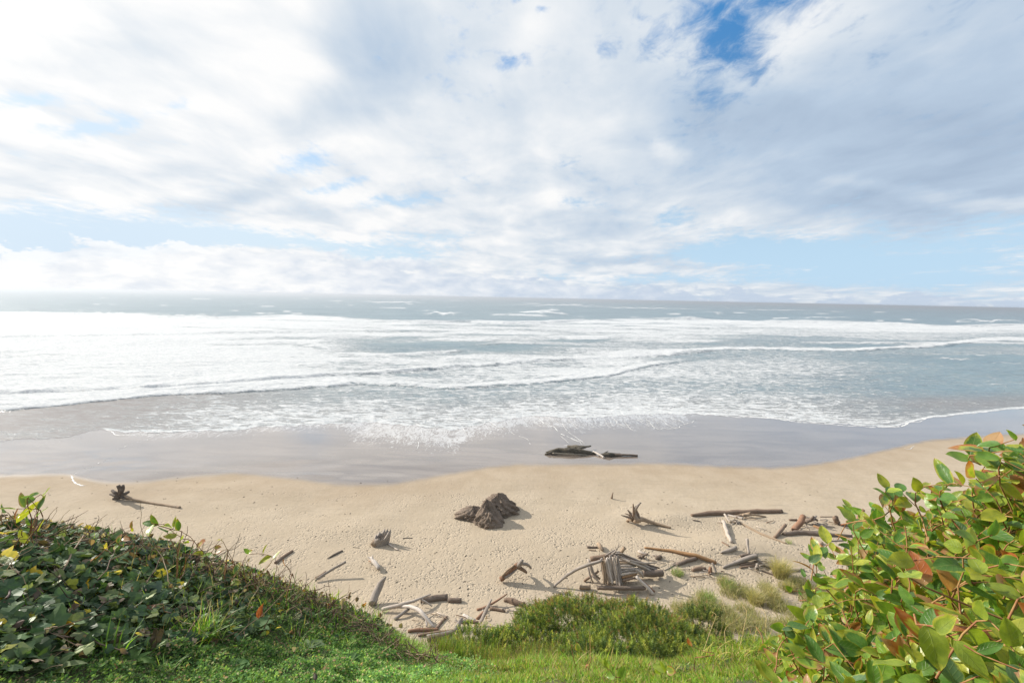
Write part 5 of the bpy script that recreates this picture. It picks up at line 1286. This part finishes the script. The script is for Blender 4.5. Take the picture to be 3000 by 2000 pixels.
drift([(2393, 1601), (2408, 1589)], [4, 4.5], 'tan', 'small tan stub on the sand below the long dark log', 'driftwood_stick', 'stick')
drift([(2430, 1584), (2470, 1582)], [2.5, 2], 'grey', 'half buried grey stick near the salal leaves', 'driftwood_stick', 'stick')
drift([(2112, 1618), (2135, 1612), (2158, 1603, .2)], [2.5, 7, 6], 'grey', 'bark covered log chunk below the grey white log')
drift([(2115, 1587), (2136, 1599)], [3, 2.5], 'brown', 'small brown stick touching the bark covered chunk', 'driftwood_stick', 'stick')
drift([(2188, 1578, .6), (2191, 1600, .3), (2194, 1622)], [5, 3.5, 3.5], 'grey', 'narrow grey post standing above the forked grey log', 'driftwood_post', 'post')
drift([(2170, 1628), (2186, 1625), (2204, 1625)], [3.5, 6, 3.5], 'umber', 'small black log at the foot of the narrow post')
drift([(2118, 1662), (2150, 1650), (2180, 1640, .2), (2220, 1630, .35)], [3, 6, 8, 8], 'grey', 'smooth silver log tapering down to the left')
drift([(2168, 1654), (2190, 1651), (2212, 1648)], [4, 4.5, 3], 'brown', 'upper brown board under the smooth silver log', 'driftwood_plank', 'plank', flat=.6)
drift([(2168, 1662), (2190, 1658), (2214, 1656)], [4, 4.5, 3], 'brown', 'lower brown board under the smooth silver log', 'driftwood_plank', 'plank', flat=.6)
drift([(2217, 1664), (2218, 1650, .4)], [7, 3.5], 'grey', 'little pointed grey stump between two low logs', 'driftwood_stump', 'stump')
drift([(2215, 1636, .3), (2235, 1650, .15), (2258, 1661), (2310, 1670), (2356, 1669)], [3, 4, 6.5, 6, 4], 'grey', 'long grey bent log running right beneath the straw tussock')
drift([(2232, 1671), (2270, 1684), (2312, 1702)], [3.5, 2.6, 1.6], 'umber', 'thin dark branch slanting down to the salal', 'driftwood_branch', 'branch')
drift([(1888, 1603), (1960, 1612), (2040, 1625, .25), (2098, 1647)], [3, 5, 6, 5], 'orange', 'long rusty orange pole right of the stick shelter')
drift([(1982, 1652), (2010, 1642), (2040, 1633)], [6, 7, 6.5], 'umber', 'dark log lying under the rusty orange pole')
drift([(1946, 1670), (1966, 1660), (1984, 1648)], [1.4, 2, 1.4], 'grey', 'thin grey stick left of the green weed clump', 'driftwood_stick', 'stick')
drift([(2028, 1670), (2046, 1662), (2068, 1664)], [5, 8, 4], 'brown', 'lens shaped brown log half sunk in sand', 'driftwood_log')
drift([(2081, 1675, .1), (2083, 1660, .45)], [7.5, 5], 'red', 'small reddish stump at the end of the orange pole', 'driftwood_stump', 'stump')
drift([(2098, 1678), (2092, 1660, .3), (2086, 1648, .5)], [3, 4.5, 3], 'grey', 'short grey stake leaning on the end of the orange pole', 'driftwood_stick', 'stick')
drift([(2030, 1523), (2052, 1527)], [2, 1.6], 'dark', 'tiny dark stick on the sand below the longest log', 'driftwood_stick', 'stick')
drift([(1793, 1459), (1794, 1450, .35), (1796, 1442, .6)], [3.2, 2.4, 1.4], 'brown', 'short forked snag sticking up from the sand far from other wood', 'driftwood_snag', 'driftwood', [([(1793, 1455, .15), (1789, 1458, .02)], (1.6, .8))])
# fallen tree with upturned roots
drift([(1858, 1520, .55), (1885, 1520, .4), (1915, 1530, .15), (1966, 1545)], [11, 7, 5, 2.6], 'tan', 'uprooted driftwood tree with a spiky upturned root plate', 'driftwood_tree', 'drift tree',
      [([(1862, 1518, .6), (1856, 1500, 1.2), (1868, 1482, 1.9), (1878, 1472, 2.2)], (8, 1.8), 'grey'), ([(1856, 1510, .9), (1858, 1492, 1.5), (1855, 1475, 2.0)], (5, 1.2), 'brown'), ([(1855, 1516, .7), (1845, 1500, 1.1), (1838, 1492, 1.3)], (5, 1.4), 'umber'),
       ([(1856, 1518, .6), (1838, 1514, .7), (1819, 1508, .8)], (5, 1.2), 'umber'), ([(1855, 1522, .4), (1845, 1520, .3), (1836, 1526, .05)], (7, 2.5), 'tan'), ([(1860, 1520, .5), (1848, 1505, .9), (1840, 1528, .02)], (5, 2.5), 'red'),
       ([(1862, 1514, .7), (1866, 1496, 1.2), (1863, 1484, 1.6)], (6, 1.5), 'brown'), ([(1860, 1524, .3), (1850, 1510, .8), (1830, 1503, .9)], (4, 1.2), 'brown'), ([(1866, 1520, .5), (1868, 1505, .9), (1860, 1496, 1.2)], (9, 3), 'umber')], bname='root', bcol='umber')

for (cx, cy, n_, wx, wy) in ((2145, 1520, 12, 70, 16), (2190, 1650, 16, 70, 20), (2380, 1530, 12, 70, 18), (2050, 1680, 10, 60, 18), (1255, 1800, 12, 80, 34), (1440, 1790, 8, 50, 24), (1900, 1640, 8, 60, 20)):
    for k_ in range(n_):
        x0 = cx+rng.normal(0, wx*.6); y0 = cy+rng.normal(0, wy*.6); a_ = rng.uniform(-.6, .9); l_ = rng.uniform(14, 46)
        drift([(x0, y0, .03+rng.uniform(0, .15)), (x0+l_*.5*math.cos(a_), y0+l_*.25*math.sin(a_)+rng.normal(0, 1.5), .12), (x0+l_*math.cos(a_), y0+l_*.5*math.sin(a_), .04)], [rng.uniform(1, 2.2), rng.uniform(.6, 1.2)], ['grey', 'pale', 'brown', 'pale', 'tan'][rng.integers(5)],
              'thin loose stick scattered among the larger drift logs', 'driftwood_stick', 'stick', group='small sticks scattered among the drift logs')
# --- the stick shelter
GS = 'sticks of the driftwood shelter'
def sh(pts, r, col, label, **kw): return drift(pts, r, col, label, 'shelter_stick' if 'log' not in label else 'shelter_log', 'stick' if 'log' not in label else 'log', group=GS, **kw)
sh([(1730, 1637, 1.1), (1768, 1630, 1.2), (1806, 1620, 1.25)], [7.5, 8.5, 8], 'brown', 'thick brown ridge log on top of the stick shelter')
sh([(1750, 1722, .3), (1800, 1722, .35), (1890, 1722, .3)], [6, 7, 6], 'umber', 'dark base log along the near foot of the stick shelter')
sh([(1884, 1680, .4), (1912, 1680, .4), (1940, 1678, .35)], [9, 11, 11], 'umber', 'fat dark log at the right end of the stick shelter')
sh([(1772, 1694, .3), (1850, 1690, .3)], [9, 8], 'umber', 'dark log buried behind the white sticks of the shelter')
sh([(1698, 1718, .15), (1730, 1719, .15)], [6.5, 6.5], 'tan', 'cut log end poking out left of the shelter foot')
sh([(1711, 1701), (1730, 1688, .3), (1753, 1672, .8)], [4, 4, 3.5], 'brown', 'brown stick propped on the left side of the shelter')
sh([(1623, 1718, .05), (1640, 1702, .3), (1657, 1686, .65), (1693, 1664, 1.2), (1718, 1656, 1.45), (1763, 1641, 1.7)], [3, 4, 5, 5, 5, 4.2], 'grey', 'longest curved grey pole reaching far left from the shelter')
labs = {}
n = 17
for i in range(n):
    f = i/(n-1)
    tx = 1757+f*52+rng.normal(0, 2); ty = 1634-f*8+rng.normal(0, 4)
    bx = 1768+f*60+rng.normal(0, 2.5); by = 1702+rng.uniform(-6, 14)+f*4
    c = ['white', 'pale', 'grey', 'pale', 'tan'][rng.integers(5)]
    sh([(bx, by, .35), ((bx+tx)/2+rng.normal(0, 2.0), (by+ty)/2, 1.0), (tx, ty, 1.7)], [rng.uniform(2.8, 4.2), 3.6, rng.uniform(1.8, 3)], c, 'bleached upright stick in the row leaning on the shelter front')
for i, (a, b_, c, r_) in enumerate((((1723, 1636, 1.4), (1729, 1668, .9), (1752, 1698, .3), 3), ((1726, 1640, 1.4), (1736, 1675, .8), (1758, 1694, .3), 3), ((1731, 1650, 1.2), (1742, 1684, .5), (1757, 1697, .2), 2.6), ((1735, 1686, .5), (1750, 1698, .3), (1765, 1716, .05), 3), ((1722, 1660, 1.0), (1730, 1690, .5), (1738, 1706, .1), 3))):
    sh([a, b_, c], [r_, r_, r_*.6], ['pale', 'grey', 'white'][i % 3], 'curved pale stick crossing the left corner of the shelter')
for i in range(12):
    f = i/11
    sh([(1803+rng.uniform(-6, 10), 1615+f*14, 1.6-.25*f), (1862+rng.uniform(-5, 5), 1640+f*12, 1.1), (1915+rng.uniform(-12, 22)-f*8, 1664+f*12+rng.normal(0, 3), .35)], [3.6, 3.6, 2.6], ['grey', 'grey', 'umber', 'pale'][i % 4], 'long grey pole in the bundle sloping to the right side of the shelter')
sh([(1845, 1641, 1.3), (1885, 1650, 1.0), (1924, 1647, .9)], [3, 3, 1.6], 'pale', 'thin pale stick with its tip sticking out right of the pole bundle')
for i, (x0, y0, x1, y1, c) in enumerate(((1807, 1649, 1856, 1652, 'tan'), (1812, 1658, 1862, 1657, 'pale'), (1814, 1667, 1872, 1664, 'grey'), (1812, 1675, 1880, 1667, 'grey'), (1818, 1684, 1868, 1676, 'pale'), (1822, 1692, 1865, 1682, 'orange'), (1824, 1700, 1860, 1692, 'brown'), (1810, 1641, 1850, 1646, 'pale'), (1815, 1654, 1850, 1662, 'tan'), (1828, 1670, 1888, 1680, 'white'))):
    sh([(x0, y0, 1.1-.08*i), ((x0+x1)/2, (y0+y1)/2-1, 1.1-.08*i), (x1, y1, .95-.08*i)], [3.6, 4, 3], c, 'level stick stacked crosswise in the right half of the shelter')
sh([(1864, 1686, .9), (1888, 1712, .5), (1914, 1740, .05)], [4.6, 5, 5], 'white', 'white pole leaning out toward the pines at the shelter right front')
sh([(1880, 1700, .4), (1900, 1716, .2), (1918, 1733, .05)], [4, 4, 4], 'red', 'reddish stick beside the white pole leaning toward the pines')
sh([(1864, 1668, 1.0), (1878, 1678, .8), (1884, 1690, .5)], [4, 5, 3], 'pale', 'knotted pale piece above the white leaning pole')
sh([(1817, 1621, 1.6), (1825, 1612, 1.9), (1831, 1604, 2.1)], [4.5, 5, 5.5], 'tan', 'stubby cut stick pointing up from the shelter top')
sh([(1792, 1622, 1.7), (1803, 1617, 1.9), (1812, 1600, 2.3), (1814, 1588, 2.6)], [2, 1.8, 1.2, .8], 'grey', 'thin twiggy branch rising above the shelter top', branches=[([(1806, 1612, 2.0), (1803, 1600, 2.3)], (1, .6)), ([(1812, 1602, 2.2), (1820, 1595, 2.5)], (1, .6)), ([(1798, 1620, 1.8), (1790, 1606, 2.0)], (1, .6))])
for i in range(7):
    sh([(1775+rng.uniform(0, 30), 1622+rng.uniform(-5, 8), 1.7), (1800+rng.uniform(0, 30), 1614+rng.uniform(-5, 8), 1.8)], [2.2, 1.4], 'grey', 'short grey stick tangled on the shelter top')
drift([(1752, 1592, .2), (1758, 1600, .25), (1768, 1611, .1)], [6, 7, 5], 'tan', 'pale tan chunk just beyond the shelter', 'driftwood_chunk', 'driftwood')
drift([(1720, 1602), (1733, 1604), (1750, 1602)], [4.5, 3, 3], 'umber', 'short dark stick left of the pale tan chunk', 'driftwood_stick', 'stick')
drift([(1725, 1610), (1745, 1612)], [2.5, 2.5], 'tan', 'small tan stick on the sand above the shelter ridge', 'driftwood_stick', 'stick')
drift([(1871, 1614), (1880, 1619), (1896, 1622)], [5, 5.5, 3], 'pale', 'pale flat chunk right of the shelter top', 'driftwood_chunk', 'driftwood')
drift([(1870, 1632), (1885, 1627, .2), (1899, 1620, .4)], [4, 3.5, 2], 'umber', 'dark bent branch under the pale flat chunk', 'driftwood_branch', 'branch', [([(1880, 1629, .2), (1890, 1636)], (2.5, 1.4))])
drift([(1922, 1631, .1), (1936, 1628, .2)], [7, 7], 'umber', 'dark round block of wood between shelter and orange pole', 'driftwood_chunk', 'driftwood')

# --- brown rock outcrop
def rock_mat(name, c1, c2, c3):
    m, nt = new_mat(name); b = NB(nt); g = b.n('ShaderNodeNewGeometry').outputs['Position']
    n = b.noise(g, 1.8, 7, .7).outputs[0]; n2 = b.noise(g, 9, 5, .7).outputs[0]
    c = b.mix(b.ramp(n, .3, .7), c1, c2); c = b.mix(b.ramp(n2, .55, .75, 0, .7), c, c3)
    h = b.math('ADD', n, b.math('MULTIPLY', n2, .4)); bp = b.n('ShaderNodeBump', inp={'Height': h, 'Distance': .25, 'Strength': 1.0})
    pr = b.n('ShaderNodeBsdfPrincipled', inp={'Base Color': c, 'Roughness': .9, 'Normal': bp.outputs[0]}); b.link(pr.outputs[0], b.n('ShaderNodeOutputMaterial').inputs[0]); return m
M_ROCK = rock_mat('brown_rock', (0.15, 0.115, 0.085), (0.26, 0.195, 0.15), (0.085, 0.065, 0.05))
M_LEDGE = rock_mat('ledge_rock', (0.10, 0.085, 0.06), (0.22, 0.185, 0.14), (0.035, 0.03, 0.028))
def rock(c, sx, sy, sz, label, peak=(0, 0), pw=1.0, seed=1, mat=None, name='boulder', rot=0.0, group=None, zsink=.12, rough=.22):
    nu, nv = 72, 40
    th = np.linspace(0, 2*np.pi, nu, endpoint=False); ph = np.linspace(0, 1, nv)
    T, Pp = np.meshgrid(th, ph)                 # Pp 0 = rim, 1 = top
    rr = (1-Pp**pw); 
    nz = fbm(np.cos(T)*1.8+seed*7.1, np.sin(T)*1.8+Pp*2.4, seed, 5, .6)-.5
    nz2 = np.abs(fbm(np.cos(T)*4+seed, np.sin(T)*4+Pp*5, seed+50, 4, .6)-.5)
    k = 1+rough*3.2*nz+rough*1.8*nz2
    X = sx*(rr*k*np.cos(T))+peak[0]*Pp; Y = sy*(rr*k*np.sin(T))+peak[1]*Pp
    Z = sz*(Pp**.85)*(1+.5*rough*nz*2)+rough*sz*.5*(nz2-.15)*rr-zsink
    cr, sr = math.cos(rot), math.sin(rot)
    V = np.stack([(X*cr-Y*sr).ravel(), (X*sr+Y*cr).ravel(), Z.ravel()], 1)
    F = []
    for i in range(nv-1):
        for j in range(nu): F.append((i*nu+j, i*nu+(j+1) % nu, (i+1)*nu+(j+1) % nu, (i+1)*nu+j))
    o = mesh_obj(name, V, np.array(F), mat or M_ROCK); o.location = [float(v) for v in c]
    return tag(o, label, 'rock', group)
s_ = px2m(1430, 1530)
rk = empty('rock_outcrop', P(1433, 1520))
for a_ in ((P(1380, 1512), 46*s_, 1.0, 36*s_, dict(pw=2.2, seed=3, peak=(.2, .0))), (P(1434, 1528), 42*s_, 1.15, 68*s_, dict(pw=1.35, seed=11, peak=(-.25, .3))), (P(1462, 1496), 56*s_, 1.4, 58*s_, dict(pw=1.8, seed=23, peak=(-.1, .1)))):
    o = rock(*a_[:4], None, name='rock_lobe', rough=.30, **a_[4]); del o['category']
    o.location = [float(v) for v in (np.array(a_[0])-np.array(rk.location))]; o.parent = rk
tag(rk, 'jagged brown rock outcrop of three joined lobes rising from open sand', 'rock')
# ledges in the wet sand
s2 = px2m(1670, 1322)
drift([(1602, 1326, .1), (1640, 1320, .2), (1700, 1322, .25), (1744, 1329, .05)], [4, 9, 9.5, 4], (.10, .085, .062), 'wide ragged dark log half buried in the wet sand', 'waterlogged_log', 'log',
      [([(1630, 1320, .2), (1612, 1326, .25), (1598, 1330, .05)], (5, 2)), ([(1690, 1316, .3), (1712, 1309, .45), (1730, 1306, .35)], (4, 2), (.16, .14, .11)), ([(1650, 1318, .3), (1668, 1309, .4)], (4, 1.5)), ([(1620, 1328, .2), (1680, 1331, .2), (1720, 1333, .05)], (3, 2), (.20, .175, .14)), ([(1630, 1316, .35), (1690, 1318, .4)], (2, 2), (.26, .23, .19))], split=.9, rough=.3)
rock(P(1690, 1310), 30*s2, .55, .38, 'small dark rock catching foam behind the wide waterlogged log', pw=2.5, seed=33, mat=M_LEDGE, name='rock_ledge', rough=.4)
drift([(1757, 1332, .1), (1785, 1332, .2), (1815, 1331, .1)], [3, 8, 4], (.09, .078, .06), 'short ragged dark log right of the wide waterlogged log', 'waterlogged_log', 'log', [([(1770, 1328, .2), (1780, 1322, .3)], (3, 1.2))], split=.8, rough=.3)
drift([(1790, 1332, .15), (1830, 1332, .15), (1868, 1334, .1)], [5, 3.5, 3], 'umber', 'narrow dark log lying farthest right on the wet sand')
drift([(1738, 1322, .25), (1755, 1330, .2), (1770, 1340, .05)], [2.4, 3, 3], 'white', 'white stick leaning between the two waterlogged logs', 'driftwood_stick', 'stick')

# ------------------------------------------------------------------ foam strands on the wet sand
def foam_strands():
    m, nt = new_mat('foam'); b = NB(nt)
    pr = b.n('ShaderNodeBsdfPrincipled', inp={'Base Color': (0.66, 0.66, 0.65, 1), 'Roughness': .8}); b.link(pr.outputs[0], b.n('ShaderNodeOutputMaterial').inputs[0])
    V = []; F = []
    def strand(pts, wpx, jit=3.0, gap=.35, seed=0):
        p = np.array(pts, float); L = np.concatenate([[0], np.cumsum(np.hypot(*np.diff(p, axis=0).T))]); n = int(L[-1]/1.6)+4
        k = np.linspace(0, L[-1], n); x = np.interp(k, L, p[:, 0]); y = np.interp(k, L, p[:, 1])
        for a_ in (9, 30): 
            x = x+jit*(vnoise(k/a_, k*0+seed, 5)-.5)*a_/12; y = y+jit*(vnoise(k/a_, k*0+seed+9, 6)-.5)*a_/22
        w = .55*wpx*(.1+1.3*vnoise(k/3., k*0+seed+3, 8))*(vnoise(k/7, k*0+seed+5, 9) > gap)
        w = w*np.minimum(1, np.minimum(k, k[-1]-k)/12+.15)
        s = px2m(float(x[n//2]), float(y[n//2])); Q = on_z(x, y, 0.0); Q[:, 2] = sand_z(Q[:, 0], Q[:, 1])+.012
        for _ in range(3):
            Q2 = np.stack([on_z(np.array(x[i]), np.array(y[i]), float(Q[i, 2])) for i in range(n)]); Q2[:, 2] = sand_z(Q2[:, 0], Q2[:, 1])+.014; Q = Q2
        t = norm(np.gradient(Q, axis=0)); sd_ = np.stack([-t[:, 1], t[:, 0], 0*t[:, 0]], 1)
        for i in range(n-1):
            if w[i] < .05 or w[i+1] < .05: continue
            i0 = len(V); h = .012
            for q, ww, ss in ((Q[i], w[i], sd_[i]), (Q[i+1], w[i+1], sd_[i+1])):
                ww = ww*s*(1+1.2*abs(ss[1]))
                V.extend([q-ss*ww*.5, q+np.array([0, 0, h]), q+ss*ww*.5])
            F.extend([(i0, i0+1, i0+4, i0+3), (i0+1, i0+2, i0+5, i0+4)])
    strand([(203, 1388), (209, 1395), (213, 1407), (222, 1416), (236, 1422), (250, 1423)], 4.5, 1.5, .05)
    strand([(215, 1388), (240, 1376), (280, 1358), (330, 1340)], 1.8, 4, .45, 3)
    strand([(300, 1254), (330, 1262), (340, 1272), (420, 1274), (520, 1270)], 3, 3, .1, 5)
    strand([(390, 1208), (402, 1190), (430, 1178), (480, 1166), (510, 1158)], 2.4, 3, .2, 7)
    strand([(440, 1205), (462, 1222), (480, 1240)], 2.2, 3, .3, 9); strand([(280, 1215), (320, 1222), (380, 1218)], 2, 3, .35, 11)
    strand([(340, 1318), (400, 1295), (470, 1270)], 1.6, 4, .4, 12); strand([(10, 1282), (50, 1282)], 2.5, 2, .2, 13); strand([(90, 1310), (190, 1290), (240, 1282)], 1.3, 3, .5, 14)
    for i in range(14): 
        x0 = 1030+rng.uniform(0, 330); strand([(x0, 1255+rng.normal(0, 6)), (x0-12, 1280), (x0-26-rng.uniform(0, 20), 1300+rng.uniform(-22, 14))], 1.1, 9, .62, 20+i)
    strand([(1238, 1252), (1230, 1280), (1218, 1318)], 2.2, 5, .2, 41); strand([(1355, 1245), (1362, 1270), (1370, 1284)], 2, 4, .2, 42)
    strand([(1400, 1236), (1420, 1225), (1440, 1240), (1460, 1252), (1480, 1257)], 3.2, 5, .1, 43); strand([(1440, 1228), (1490, 1262), (1530, 1280), (1565, 1312)], 1.8, 5, .4, 44)
    strand([(1568, 1222), (1585, 1238), (1625, 1254), (1650, 1275), (1680, 1290), (1708, 1302)], 4, 6, .1, 45); strand([(1640, 1240), (1660, 1262), (1690, 1285), (1708, 1300)], 2.6, 6, .2, 46)
    strand([(1560, 1236), (1600, 1256), (1640, 1280), (1672, 1300)], 1.6, 5, .4, 47); strand([(1655, 1303), (1680, 1308), (1708, 1306)], 3.4, 3, .1, 48)
    for i in range(26):
        x0 = 1560+rng.uniform(0, 420); strand([(x0, 1222+rng.normal(0, 8)), (x0+22+rng.normal(0, 6), 1236), (x0+34+rng.uniform(0, 30), 1248+rng.uniform(-14, 12))], 1.5, 12, .5, 100+i)
    strand([(1790, 1222), (1812, 1240), (1835, 1248), (1850, 1256)], 2.6, 7, .1, 71); strand([(1868, 1232), (1885, 1224), (1900, 1240), (1925, 1256), (1980, 1258), (2020, 1240), (2040, 1226)], 2.4, 8, .1, 72)
    strand([(1130, 1222), (1170, 1240), (1220, 1237), (1260, 1250), (1300, 1244), (1350, 1254), (1390, 1246)], 2.6, 8, .15, 73)
    strand([(2040, 1209), (2150, 1219), (2265, 1225), (2330, 1235), (2450, 1242), (2560, 1250), (2620, 1251), (2660, 1240), (2720, 1222), (2760, 1212)], 4.5, 3, .05, 74)
    strand([(1860, 1176), (1960, 1190), (2060, 1204), (2180, 1216), (2300, 1224), (2400, 1232)], 3, 4, .15, 75)
    strand([(2640, 1248), (2680, 1236), (2730, 1218), (2790, 1208)], 3.5, 6, .1, 76); strand([(2700, 1200), (2780, 1204), (2860, 1210)], 2.2, 5, .2, 77); strand([(2660, 1312), (2680, 1306), (2668, 1316), (2650, 1314)], 2, 4, .2, 78)
    strand([(2820, 1172), (2880, 1180), (2960, 1184)], 2.2, 4, .2, 79); strand([(2900, 1155), (2960, 1158), (3000, 1152)], 2, 3, .2, 80)
    o = mesh_obj('sea_foam', np.array(V), np.array(F), m)
    tag(o, 'thin white foam strands left on the wet sand at the wash line', 'foam', kind='stuff')
foam_strands()
# small wrack bits scattered over the sand
def wrack():
    bt = Batch()
    for i in range(380):
        px = rng.uniform(60, 2500); py = rng.uniform(1395, 1760)
        if py < pinterp(px, WET)-60: continue
        p = P(px, py); L = rng.uniform(.05, .22); a = rng.uniform(0, 6.28); d = np.array([math.cos(a), math.sin(a), 0])*L
        k = np.linspace(0, 1, 4)[:, None]; bt.tube(p+[0, 0, .015]+d*(k-.5)+rng.normal(size=(4, 3))*.02*[1, 1, .2], np.array([.3, 1, .8, .3])*rng.uniform(.01, .028), pick([(0.10, .07, .05), (.22, .16, .11)], [.7, .3], 1)[0], 5)
    tag(bt.build('beach_debris', M_BARK), 'tiny dark bits of wrack strewn over the sand', 'debris', kind='stuff')
wrack()

# ------------------------------------------------------------------ sea haze
def haze():
    x, y0, y1, z0, z1 = 26000, -60, 34000, -6, 18.6
    V = [(-x, y0, z0), (x, y0, z0), (x, y1, z0), (-x, y1, z0), (-x, y0, z1), (x, y0, z1), (x, y1, z1), (-x, y1, z1)]
    F = [(0, 3, 2, 1), (4, 5, 6, 7), (0, 1, 5, 4), (1, 2, 6, 5), (2, 3, 7, 6), (3, 0, 4, 7)]
    m, nt = new_mat('sea_haze'); b = NB(nt)
    v = b.n('ShaderNodeVolumePrincipled', inp={'Color': (0.60, 0.65, 0.72, 1), 'Density': HAZE, 'Anisotropy': 0.35})
    o = b.n('ShaderNodeOutputMaterial'); b.link(v.outputs[0], o.inputs['Volume'])
    ob = mesh_obj('haze', V, F, m, smooth=False); tag(ob, 'thin salt haze over the sea fading the far water', 'haze', kind='stuff')
HAZE = 0.0005
haze()
